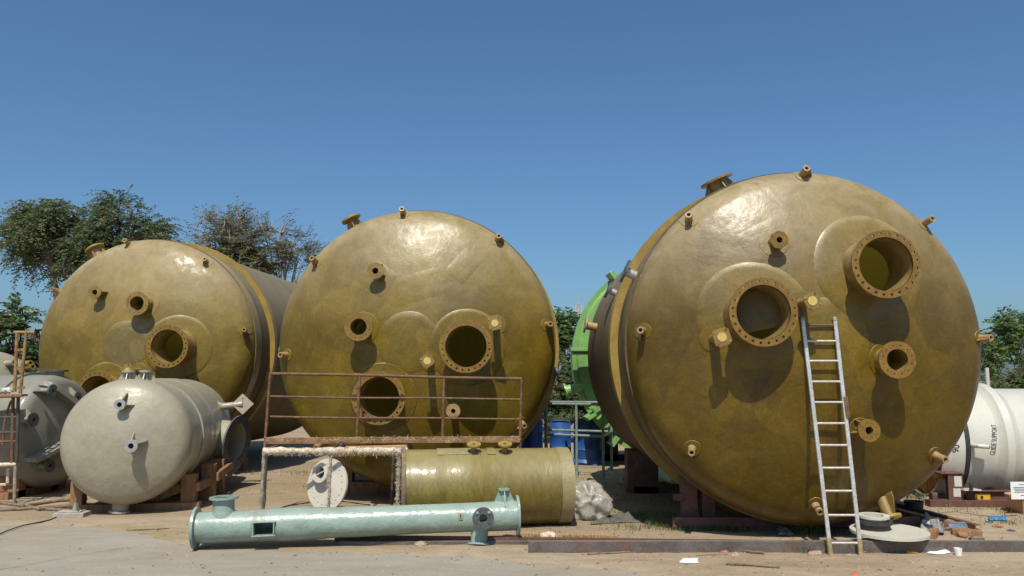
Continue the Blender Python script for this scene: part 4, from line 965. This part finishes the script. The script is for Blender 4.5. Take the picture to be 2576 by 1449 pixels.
# ------------------------------------------------------------------ left access stand
ls = thing('access_stand', 'rusty steel stand with planked top and yellow ladder at the left edge', 'stand', G(30, 1262))
def lsp(name, mb, mt, **k):
    for i, v in enumerate(mb.v): mb.v[i] = (V(v) - ls.location)[:]
    return obj(name, mb, mt, ls, **k)
YS = 11.95
for (u0, v0, u1, v1) in ((43, 835, 37, 985), (66, 835, 51, 990)): lsp('ladder_rail', MB().tube(W(u1, v1, YS), W(u0, v0, YS), .024, n=10), M_OCHRE)
lsp('ladder_top_bar', MB().tube(W(36, 836, YS), W(88, 836, YS), .024, n=10), M_OCHRE)
for v in (880, 926, 975): lsp('rung', MB().bar(W(37, v, YS), W(61, v, YS), .02, .04), M_OCHRE)
for k in range(3): lsp('plank', MB().bar(W(-160, 995 + 2 * k, YS - .1 + .17 * k), W(62 - 9 * k, 994 + 2 * k, YS - .1 + .17 * k), .16, .03), M_WOOD if k != 1 else M_FIBRE)
for (u0, v0, u1, v1, mt) in ((46, 1000, 42, 1165, M_DARKM), (33, 1000, 30, 1165, M_RUST), (-60, 1000, -64, 1262, M_DARKM), (39, 1163, 36, 1263, M_LEGF)):
    lsp('leg', MB().tube(W(u1, v1, YS), W(u0, v0, YS), .024, n=10), mt)
for v, mt in ((1049, M_DARKM), (1087, M_DARKM), (1110, M_RUST)): lsp('cross_bar', MB().tube(W(-70, v + 3, YS), W(44, v, YS), .018, n=8), mt)
lsp('hoop', MB().path([W(28, 1008, YS), W(20, 1030, YS), W(12, 1060, YS), W(8, 1095, YS), W(7, 1120, YS)], .016, 8), M_RUST)
lsp('lower_bar', MB().tube(W(-80, 1172, YS), W(42, 1168, YS), .03, n=10), M_FIBRE)
lsp('lower_loop', MB().path([W(20, 1180, YS + .1), W(19, 1215, YS + .1), W(15, 1219, YS + .1), W(-40, 1221, YS + .1)], .022, 8), M_FIBRE)
tag(crumple('rag', W(18, 986, YS - .05) - V((0, 0, .03)), (.10, .06, .05), M_WHITE, 8.3, 3, .5), 'white stained rag heap on the planked stand', 'rag')

# ------------------------------------------------------------------ small things on the ground
tag(crumple('plastic_bag', G(1480, 1306), (.30, .26, .30), M_PLASTIC, 5.2, 5, .62, 1.15, .60, fold=.3), 'big crumpled translucent plastic bag beside the olive pipe end', 'plastic bag')
def sheet(name, u0, u1, v0, v1, mt, seed, amp, label, cat, nx=28, ny=12, z=.01, shape=None):
    vs = []
    for j in range(ny + 1):
        for i in range(nx + 1):
            s_, t_ = i / nx, j / ny; w_ = 1 - .55 * s_ * (1 if shape == 'taper' else 0)
            p = G(u0 + (u1 - u0) * s_, v0 + (v1 - v0) * (.5 + (t_ - .5) * w_))
            e = min(1, 4 * min(s_, 1 - s_, t_, 1 - t_) + .15)
            k = abs(noise.noise(p * 4.5 + V((seed, 0, 0)))) + .5 * abs(noise.noise(p * 10 + V((0, seed, 0))))
            p.z += hgt(p.x, p.y) * .8
            p += V((.05 * noise.noise(p * 5 + V((0, 0, seed))), .06 * noise.noise(p * 4 + V((seed, 1, 0))), 0))
            vs.append((p.x, p.y, p.z + z + amp * k * e))
    c = V(vs[len(vs) // 2]); c.z = 0
    mb = MB(); mb.add([V(v) - c for v in vs], [(j * (nx + 1) + i, j * (nx + 1) + i + 1, (j + 1) * (nx + 1) + i + 1, (j + 1) * (nx + 1) + i) for j in range(ny) for i in range(nx)], True)
    o = obj(name, mb, mt, None, Matrix.Translation(c)); m = o.modifiers.new('thick', 'SOLIDIFY'); m.thickness = .004
    return tag(o, label, cat)
sheet('tarp', 1492, 1622, 1296, 1324, M_TARP, 3.3, .10, 'crumpled black tarp trailing from the plastic bag', 'tarp', shape='taper')
sheet('plastic_sheet', 1570, 1690, 1180, 1222, M_GPLASTIC, 6.1, .14, 'pale plastic sheet lying in the shade of the nearest tank', 'plastic sheet')
sheet('plastic_film', 2318, 2395, 1243, 1266, M_GPLASTIC, 2.1, .12, 'shiny grey plastic film beside the red saddle frame', 'plastic film')
sheet('plastic_film', 2310, 2375, 1318, 1350, M_GPLASTIC, 7.4, .26, 'grey plastic film heaped behind the cream flat cover', 'plastic film')
sheet('plastic_film', 1955, 2000, 1335, 1350, M_GPLASTIC, 4.4, .08, 'small clear plastic film caught in the grass behind the dark channel', 'plastic film')
sheet('paper_scrap', 1720, 1762, 1407, 1419, M_PAPER, 1.4, .02, 'folded white paper scrap on the apron', 'paper', 8, 4)
sheet('wrapper', 2318, 2350, 1378, 1390, M_YPAINT, 9.4, .05, 'torn yellow wrapper in front of the dark channel', 'wrapper', 10, 6)
sheet('wrapper', 2272, 2310, 1386, 1394, M_YPAINT, 4.9, .03, 'faded yellow wrapper strip close to the ladder', 'wrapper', 10, 6)
sheet('wrapper', 2330, 2390, 1382, 1397, M_PAPER, 5.9, .05, 'torn white wrapper next to the yellow one', 'wrapper', 12, 6)
sheet('wrapper', 2350, 2382, 1370, 1382, M_PLASTIC, 2.9, .06, 'pale crumpled wrapper against the dark channel face', 'wrapper', 10, 6)
sheet('cloth', 2485, 2530, 1302, 1312, M_BCLOTH, 2.2, .05, 'small blue cloth lying on the sand near the pot', 'cloth', 12, 6)
sheet('cloth', 1715, 1735, 1328, 1336, M_BCLOTH, 3.2, .03, 'tiny turquoise scrap in the grass by the red channel', 'cloth', 8, 4)
sheet('rubber_flap', 2440, 2480, 1362, 1392, M_TARP, 8.8, .12, 'dark rubber flap draped on the dark channel end', 'rubber flap', 10, 6, z=.02)
bk = thing('bucket', 'black square bucket in the scrap pile beside the tank', 'bucket', G(2300, 1290), .4)
mb = MB(); mb.lathe([(.001, 0), (.10, 0), (.13, .16), (.12, .16), (.09, .02), (.001, .02)], 28); obj('bucket_body', mb, M_BLACK, bk)
mb = MB(); mb.path([(-.125, 0, .15), (-.10, .02, .22), (0, .03, .26), (.10, .02, .22), (.125, 0, .15)], .006, 6); obj('handle', mb, M_DARKM, bk)
tag(obj('cable', MB().path([G(2345, 1300, .01), G(2370, 1306, .012), G(2385, 1300, .012), G(2360, 1292, .012), G(2400, 1288, .012), G(2450, 1295, .01), G(2510, 1302, .01), G(2560, 1296, .01)], .008, 6), M_INK), 'thin black cable curling over the sand toward the pot', 'cable')
cn = thing('tin_can', 'dented silver can lying in the scrap pile', 'can', G(2405, 1338), 0.2)
mb = MB(); mb.lathe([(.001, -.12), (.055, -.12), (.058, -.11), (.058, .11), (.055, .12), (.001, .12)], 28, Matrix.Translation((0, 0, .058)) @ Matrix.Rotation(pi / 2, 4, 'Y')); obj('can_body', mb, M_SILVER, cn)
q = MB(); q.lathe([(.001, 0), (.032, 0), (.04, .085), (.036, .085), (.028, .01)], 20); tag(obj('paper_cup', q, M_PAPER, None, Matrix.Translation(G(2411, 1400))), 'small white paper cup at the front of the litter', 'cup')
rocks = [(1058, 1374, (.075, .06, .04), M_ROCK, 'tan lump of stone on the apron below the aqua pipe', 'stone'), (2172, 1390, (.055, .05, .045), M_BRICK, 'pinkish brick shard between the ladder feet', 'brick shard'),
         (2440, 1322, (.05, .04, .03), M_BRICK, 'dark brick shard at the end of the rusty channel', 'brick shard'), (2510, 1327, (.06, .05, .03), M_BRICK, 'brown brick shard on the sand below the blue cloth', 'brick shard'),
         (2545, 1337, (.06, .05, .02), M_DKFL, 'flat grey stone nearest the pot side of the sand', 'stone'), (2490, 1316, (.055, .05, .02), M_DKFL, 'small dark stone just below the blue cloth', 'stone'),
         (1850, 1400, (.05, .05, .03), M_ROCK, 'small stone by the dark channel', 'stone'), (2050, 1395, (.12, .06, .03), M_ROCK, 'earth clod beside the left ladder foot', 'stone'), (1820, 1392, (.09, .05, .03), M_BRICK, 'rusty crumpled scrap against the dark channel', 'scrap'),
         (1380, 1356, (.11, .05, .06), M_FIBRE, 'frayed fibre bundle between the steel channels', 'fibre bundle'), (2150, 1447, (.03, .03, .02), M_ORANGE, 'tiny orange plastic bit at the bottom of the apron', 'plastic bit'),
         (2420, 1352, (.10, .06, .05), M_BRICK, 'broken brown block in front of the silver can', 'brick shard'), (1250, 1380, (.04, .03, .015), M_ROCK, 'flat little stone on the apron under the pipe end', 'stone')]
for k, (u, v, sz, mt, lb, ct) in enumerate(rocks): tag(crumple(ct.replace(' ', '_'), G(u, v) - V((0, 0, .004)), sz, mt, k * 2.7, 3, .3, 2, .5, rot=k), lb, ct)
def stick(label, pts, r, mt=M_STICK, name='stick', cat='stick', n=6, grp=None):
    P_ = [G(u, v, r * .9) for u, v in pts]; P_ = [q + V((0, 0, hgt(q.x, q.y) * .9 + random.uniform(0, .005))) for q in P_]; o = P_[0].copy(); o.z = 0
    mb = MB(); mb.path([p - o for p in P_], [r * random.uniform(.8, 1.15) for _ in P_], n)
    return tag(obj(name, mb, mt, None, Matrix.Translation(o)), label, cat, grp)
stick('thin dry stick lying on the sand left of the aqua pipe', [(318, 1336), (360, 1335), (425, 1331)], .008)
stick('dry stick on the apron in front of the dark channel', [(1478, 1397), (1560, 1392), (1650, 1386)], .010)
stick('long flat stick near the bottom edge of the apron', [(1826, 1423), (1890, 1426), (1962, 1431)], .012)
stick('dark bark strip in front of the dark channel middle', [(1858, 1386), (1890, 1391), (1922, 1394)], .016)
stick('pale split stick against the dark channel face', [(1640, 1391), (1720, 1386), (1800, 1387)], .008)
stick('thin dark twig on the apron beside the paper scrap', [(1752, 1400), (1790, 1399), (1830, 1398)], .006)
for k, (pts, lb) in enumerate([([(-60, 1262), (60, 1274), (150, 1262), (220, 1256)], 'brown hose farthest back on the sand at the left'), ([(-60, 1278), (50, 1283), (140, 1276), (225, 1268)], 'middle brown hose on the sand at the left'),
                               ([(-60, 1290), (80, 1280), (160, 1285), (228, 1281)], 'nearest brown hose of the bundle at the left'), ([(-60, 1268), (40, 1266), (100, 1284), (200, 1273)], 'brown hose crossing over the others at the left')]):
    stick(lb, pts, .022, M_ROPE, 'hose', 'hose', 8, 'hoses by the steel stand')
stick('thin black cable running from the concrete block', [(150, 1298), (128, 1308), (100, 1316), (60, 1324), (20, 1337), (-40, 1362)], .008, M_INK, 'cable', 'cable')
stick('dark rod curving across the sand behind the aqua pipe', [(648, 1300), (720, 1276), (800, 1262), (860, 1262), (930, 1272)], .008, M_INK, 'rod', 'rod')
cb = thing('concrete_block', 'flat concrete block with a small socket on it at the left', 'block', G(182, 1299), .05)
mb = MB(); mb.box((0, 0, .03), (.40, .26, .06)); mb.box((-.02, .01, .068), (.30, .16, .014)); obj('slab', mb, M_CONC, cb, bevel=.008)
mb = MB(); mb.lathe([(.04, .075), (.03, .11), (.022, .15), (.02, .19), (.001, .19)], 16, Matrix.Translation((.03, 0, 0))); obj('socket', mb, M_GREENP, cb)
mb = MB(); mb.path([(.03, 0, .19), (.06, -.01, .22), (.10, -.02, .18), (.12, -.03, .10), (.09, -.06, .076)], .008, 6); obj('cable_loop', mb, M_INK, cb)

# gravel, twigs and grass
mb = MB()
for k in range(2400):
    u = random.uniform(-100, 2680); v = 1449 - (random.random() ** 1.6) * 260
    if random.random() < .4: v = random.uniform(1375, 1460)
    p = G(u, v); p.z = hgt(p.x, p.y) - .002
    if p.y < edge_y(p.x) - .2:
        if random.random() < .75: continue
        p.z = .003
    s_ = random.uniform(.003, .012) * (1.9 if random.random() < .06 else 1)
    q = [V((random.uniform(.6, 1.4), 0, 0)), V((0, random.uniform(.6, 1.4), 0)), V((-random.uniform(.6, 1.4), 0, 0)), V((0, -random.uniform(.6, 1.4), 0))]
    vs = [p + x * s_ for x in q] + [p + V((random.uniform(-.3, .3) * s_, 0, s_ * random.uniform(.5, 1.0)))]
    mb.add(vs, [(0, 1, 4), (1, 2, 4), (2, 3, 4), (3, 0, 4)])
tag(obj('gravel', mb, M_ROCK), 'loose small stones strewn over the yard', kind='stuff')
mb = MB()
for k in range(700):
    u = random.uniform(-60, 2640); v = 1449 - (random.random() ** 1.3) * 230; p = G(u, v); p.z = hgt(p.x, p.y)
    if p.y < edge_y(p.x) - .2:
        if random.random() < .7: continue
        p.z = .004
    L = random.uniform(.01, .06); a = random.uniform(0, pi); r = random.uniform(.002, .005)
    d = V((cos(a), sin(a), random.uniform(0, .15))) * L; q = V((-sin(a), cos(a), 0)) * r
    mb.add([p - q, p + q, p + d + q, p + d - q, p + d * .5 + V((0, 0, r * 2.2))], [(0, 1, 4), (1, 2, 4), (2, 3, 4), (3, 0, 4)])
tag(obj('litter', mb, M_BIT), 'small twigs and dark scraps on the sand', kind='stuff')
def grass(patches, mt, label, n, h0, h1):
    mb = MB()
    for (u, v, du, dv, wgt) in patches:
        for k in range(int(n * wgt)):
            p = G(u + random.gauss(0, du / 2), v + random.gauss(0, dv / 2)); p.z = hgt(p.x, p.y) - .004; a = random.uniform(0, 2 * pi); h_ = random.uniform(h0, h1); w_ = random.uniform(.002, .005)
            if noise.noise(p * 1.6) < -.15: continue
            q = V((cos(a), sin(a), 0)); b = V((-sin(a), cos(a), 0)) * w_; ln = q * h_ * random.uniform(.2, .9)
            mb.add([p - b, p + b, p + ln * .4 + V((0, 0, h_ * .6)) + b * .7, p + ln * .4 + V((0, 0, h_ * .6)) - b * .7, p + ln + V((0, 0, h_))], [(0, 1, 2, 3), (3, 2, 4)])
    return tag(obj('grass', mb, mt), label, kind='stuff')
grass([(1690, 1322, 130, 20, 1.8), (1790, 1340, 90, 12, 1.8), (1640, 1300, 90, 14, .8), (1870, 1380, 90, 10, .35), (2000, 1392, 60, 8, .4), (2040, 1345, 80, 10, .4), (2330, 1255, 110, 12, .8), (2230, 1385, 70, 8, .25), (1600, 1235, 120, 40, .5),
       (780, 1190, 60, 10, .3), (640, 1190, 160, 14, .3), (1380, 1362, 160, 8, .4), (2520, 1285, 120, 14, .25), (2530, 1315, 60, 8, .12), (1945, 1352, 60, 6, .2)], M_GRASS, 'green grass tufts among the steel channels', 1100, .025, .09)
grass([(1500, 1260, 160, 60, 1), (1640, 1270, 200, 50, .8), (720, 1225, 200, 30, .6), (2420, 1280, 260, 20, .6), (1480, 1195, 120, 24, .5), (1480, 1335, 300, 10, .3)], M_DRY, 'short dry straw coloured grass on the sand', 900, .01, .045)

# ------------------------------------------------------------------ trees
def leaflet(mb, p, d, n_, L, w_):
    s_ = d.cross(n_).normalized() * w_; mb.add([p, p + d * L * .45 + s_, p + d * L, p + d * L * .45 - s_], [(0, 1, 2, 3)])
def rvec():
    while True:
        v = V((random.uniform(-1, 1), random.uniform(-1, 1), random.uniform(-1, 1)))
        if .05 < v.length < 1: return v.normalized()
def tree(name, label, base, blobs, nspray, leaf_L, mts, grp, trunk_r=.16, droop=.5, spray_L=.8, per=13, bare=0.0, tw=.012, barkm=M_BARK, pods=0, cat='tree', gap=-.06, ff=.55):
    base = V(base); r = thing(name, label, cat, base, 0, grp)
    tm = MB(); cm = MB()
    tot = sum(b[1].x * b[1].z for b in blobs); cen = sum((b[0] * b[1].x * b[1].z for b in blobs), V((0, 0, 0))) / tot
    fork = base.lerp(cen, ff) + V((random.uniform(-.2, .2), 0, -.2))
    ps = [base.lerp(fork, k / 6) + V((.12 * noise.noise(V((k * .7, base.x, 0))), .1 * noise.noise(V((k * .6, base.x, 5))), 0)) for k in range(7)]
    tm.path([p - base for p in ps], [trunk_r * (1.1 - .1 * k) for k in range(7)], 9)
    for (c, rad_) in blobs:
        share = int(nspray * rad_.x * rad_.z / tot)
        limb_pts = []
        for k in range(5):                                      # limbs into each clump
            e = c + V((rad_.x * random.uniform(-.7, .7), rad_.y * random.uniform(-.7, .7), rad_.z * random.uniform(-.3, .7)))
            mid = fork.lerp(e, .5) + V((random.uniform(-.2, .2), random.uniform(-.2, .2), random.uniform(0, .3)))
            lp = [fork, fork.lerp(mid, .6), mid, mid.lerp(e, .55) + rvec() * .08, e]
            tm.path([p - base for p in lp], [trunk_r * .38, trunk_r * .28, trunk_r * .2, trunk_r * .13, trunk_r * .06], 6)
            limb_pts += [mid, lp[3], e]
        for k in range(share):
            d = rvec(); rr = random.random() ** .45
            p = c + V((d.x * rad_.x, d.y * rad_.y, d.z * rad_.z)) * rr
            if noise.noise(p * 1.25 + V((base.x, 0, 3))) < gap: continue
            out = (V((d.x, d.y, d.z * .6 + .25)) + rvec() * .55).normalized(); L = spray_L * random.uniform(.5, 1.25)
            pp = [p + out * (L * t) + V((0, 0, -droop * L * t * t)) for t in (0, .33, .66, 1.0)]
            if random.random() < .5 or bare:
                q = min(limb_pts, key=lambda a: (a - p).length); tm.path([q - base, q.lerp(p, .55) + rvec() * .06 - base] + [x - base for x in pp], [tw * 1.6, tw * 1.3, tw, tw * .8, tw * .6, tw * .35], 3, False)
            if random.random() < bare: continue
            cm.m = 0 if random.random() < .62 else (1 if random.random() < .75 else min(2, len(mts) - 1))
            for i in range(per):
                t = (i + .5) / per; x = p + out * (L * t) + V((0, 0, -droop * L * t * t)); sd_ = out.cross(V((0, 0, 1))).normalized() * (1 if i % 2 else -1)
                ld = (sd_ * .8 + out * .5 + V((0, 0, -.25)) + rvec() * .35).normalized(); leaflet(cm, x - base, ld, rvec(), leaf_L * random.uniform(.7, 1.25), leaf_L * random.uniform(.16, .26))
        for k in range(int(pods * share)):
            d = rvec(); p = c + V((d.x * rad_.x, d.y * rad_.y, d.z * rad_.z)) * .95; cm.m = len(mts) - 1
            for j in range(5): leaflet(cm, p - base + rvec() * .06, V((random.uniform(-.2, .2), random.uniform(-.2, .2), -1)).normalized(), rvec(), .22, .018)
    obj('trunk', tm, barkm, r); obj('crown', cm, mts, r)
    return r
def blob(u, v, ru, rv, Y, dep=1.0):
    c = W(u, v, Y); s_ = Y / F; return (c, V((ru * s_, ru * s_ * dep, rv * s_)))
GT = 'trees standing behind the tanks'
Y = 32
tree('shade_tree', 'spreading feathery tree with drooping sprays farthest left behind the tanks', (W(215, 950, Y).x, Y, 0), [blob(75, 585, 68, 50, Y), blob(135, 545, 70, 38, Y), blob(165, 610, 50, 60, Y), blob(55, 640, 48, 34, Y), blob(95, 540, 55, 30, Y)], 1700, .15, [M_LEAF, M_LEAFD, M_LEAFY], GT, .2, .7, .8, ff=.85)
tree('shade_tree', 'tall dark feathery tree with pointed top behind the dusty gold tank', (W(250, 950, Y + 1).x, Y + 1, 0), [blob(300, 525, 45, 38, Y), blob(330, 565, 88, 48, Y), blob(265, 590, 60, 50, Y), blob(370, 600, 58, 45, Y), blob(215, 640, 55, 55, Y), blob(165, 690, 50, 20, Y), blob(330, 640, 80, 40, Y)], 2300, .15, [M_LEAFD, M_LEAF, M_LEAFY], GT, .22, .5, .8, ff=.85)
Y = 34
tree('bare_tree', 'thin leafed greyish tree between the two rear gold tanks', (W(610, 950, Y).x, Y, 0), [blob(520, 585, 45, 45, Y), blob(575, 560, 60, 38, Y), blob(600, 610, 60, 45, Y)], 1000, .13, [M_LEAF, M_LEAFY, M_LEAFD], GT, .13, .15, .7, 7, .15, .010, M_TWIG)
tree('bare_tree', 'thin leafed greyish tree leaning at the middle gold tank', (W(700, 950, Y + 1).x, Y + 1, 0), [blob(690, 590, 55, 50, Y), blob(740, 620, 48, 45, Y), blob(675, 650, 55, 50, Y), blob(770, 645, 36, 40, Y)], 1000, .13, [M_LEAF, M_LEAFY, M_LEAFD], GT, .13, .15, .7, 7, .15, .010, M_TWIG)
tree('shrub_tree', 'brownish green bushy tree between the thin grey trees', (W(620, 950, Y - 2).x, Y - 2, 0), [blob(600, 660, 50, 50, Y), blob(640, 680, 40, 50, Y), blob(560, 640, 40, 40, Y)], 500, .18, [M_LEAFY, M_LEAF, M_LEAFY], GT, .14, .4, .6)
Y = 20
tree('pod_tree', 'pod bearing green tree at the left edge behind the stand', (W(40, 950, Y).x, Y, 0), [blob(38, 800, 24, 40, Y), blob(50, 860, 52, 50, Y), blob(10, 850, 48, 50, Y), blob(80, 900, 36, 50, Y), blob(20, 920, 60, 45, Y)], 800, .15, [M_LEAFD, M_LEAFB, M_POD], GT, .08, .4, .5, 12, pods=.14)
Y = 27
tree('shrub_tree', 'bright green tree below the lattice mast', (W(1415, 950, Y).x, Y, 0), [blob(1415, 820, 34, 34, Y), blob(1400, 870, 50, 55, Y), blob(1440, 880, 30, 45, Y)], 700, .15, [M_LEAFB, M_LEAFD, M_LEAF], GT, .1, .4, .5)
Y = 24
tree('shrub_tree', 'dark shrub behind the sunlit blue drum', (W(1400, 1080, Y).x, Y, 0), [blob(1390, 980, 50, 50, Y), blob(1430, 1020, 46, 45, Y), blob(1390, 1055, 50, 36, Y)], 650, .14, [M_LEAFD, M_LEAF, M_LEAFY], GT, .06, .4, .45)
tree('shrub_tree', 'dark shrub behind the green tank nozzle', (W(1470, 1080, Y + 1).x, Y + 1, 0), [blob(1470, 960, 40, 50, Y), blob(1490, 1030, 50, 50, Y), blob(1320, 1040, 40, 50, Y)], 600, .14, [M_LEAFD, M_LEAF, M_LEAFY], GT, .06, .4, .45)
Y = 30
tree('young_tree', 'airy young tree just past the nearest gold tank', (W(2500, 975, Y).x, Y, 0), [blob(2495, 835, 36, 45, Y), blob(2520, 870, 45, 45, Y), blob(2480, 890, 36, 36, Y)], 420, .17, [M_LEAFB, M_LEAFD, M_LEAF], GT, .07, .3, .6, barkm=M_TWIG)
tree('young_tree', 'airy young tree at the right edge behind the white tank', (W(2572, 975, Y + 1).x, Y + 1, 0), [blob(2550, 820, 45, 30, Y), blob(2580, 860, 45, 50, Y), blob(2620, 850, 50, 60, Y)], 480, .17, [M_LEAFB, M_LEAFD, M_LEAF], GT, .07, .3, .6, barkm=M_TWIG)
Y = 28
tree('hedge_shrub', 'low olive shrub behind the white tank top', (W(2560, 1010, Y).x, Y, 0), [blob(2540, 970, 50, 24, Y), blob(2590, 965, 50, 30, Y), blob(2490, 985, 45, 18, Y)], 600, .13, [M_LEAF, M_LEAFB, M_LEAFY], GT, .04, .3, .35, cat='shrub')
Y = 45
for u, lb in ((-10, 'low dark far shrub closing the left edge of the yard'), (1400, 'low far shrub seen below the bright green tree'), (1500, 'low far shrub seen past the pipe railing and drums'), (2560, 'low far shrub seen through the airy young trees')):
    tree('far_shrub', lb, (W(u, 950, Y).x, Y + random.uniform(-2, 2), 0), [blob(u, 985, 100, 32, Y), blob(u + 60, 975, 60, 40, Y)], 420, .26, [M_LEAFD, M_LEAF, M_LEAFY], 'low shrubs along the far edge of the yard', .08, .3, .7, 9, cat='shrub')

# lattice mast far away
mp_ = W(1456, 900, 150); tw_ = thing('lattice_mast', 'pale lattice telecom mast rising behind the bright green tree', 'mast', (mp_.x, 150, 0))
ztop = W(1456, 752, 150).z
mb = MB()
for sx, sy in ((-1, -1), (1, -1), (1, 1), (-1, 1)): mb.tube((sx * .9, sy * .9, 0), (sx * .32, sy * .32, ztop - 1.0), .07, n=5)
obj('leg_frame', mb, M_LATTICE, tw_)
mb = MB()
for k in range(10):
    z0, z1 = (ztop - 1) * k / 10, (ztop - 1) * (k + 1) / 10; w0, w1 = .9 - .58 * k / 10, .9 - .58 * (k + 1) / 10
    for (a, b) in (((-1, -1), (1, -1)), ((1, -1), (1, 1)), ((1, 1), (-1, 1)), ((-1, 1), (-1, -1))):
        mb.tube((a[0] * w0, a[1] * w0, z0), (b[0] * w1, b[1] * w1, z1), .045, n=4); mb.tube((a[0] * w1, a[1] * w1, z1), (b[0] * w1, b[1] * w1, z1), .045, n=4)
obj('lattice_brace', mb, M_LATTICE, tw_)
for x, z, h_ in ((-.55, -2.0, 1.5), (.55, -2.0, 1.5), (0, -2.4, 1.4), (-.5, -4.2, 1.2), (.5, -4.2, 1.2)):
    q = MB(); q.box((x, -.4, ztop + z), (.26, .16, h_)); obj('antenna_panel', q, M_LATTICE, tw_)
q = MB(); q.tube((0, 0, ztop - 1), (0, 0, ztop + .6), .05, n=6); obj('spike', q, M_LATTICE, tw_)
q = MB(); q.tube((.3, 0, 0), (.3, 0, 2.5), .05, n=8); 
pw = W(2487, 995, 26); tag(obj('fence_post', MB().tube((0, 0, 0), (0, 0, W(2487, 925, 26).z), .06, n=10), M_WHITE, None, Matrix.Translation((pw.x, 26, 0))), 'white slender post between the nearest gold tank and young trees', 'post')
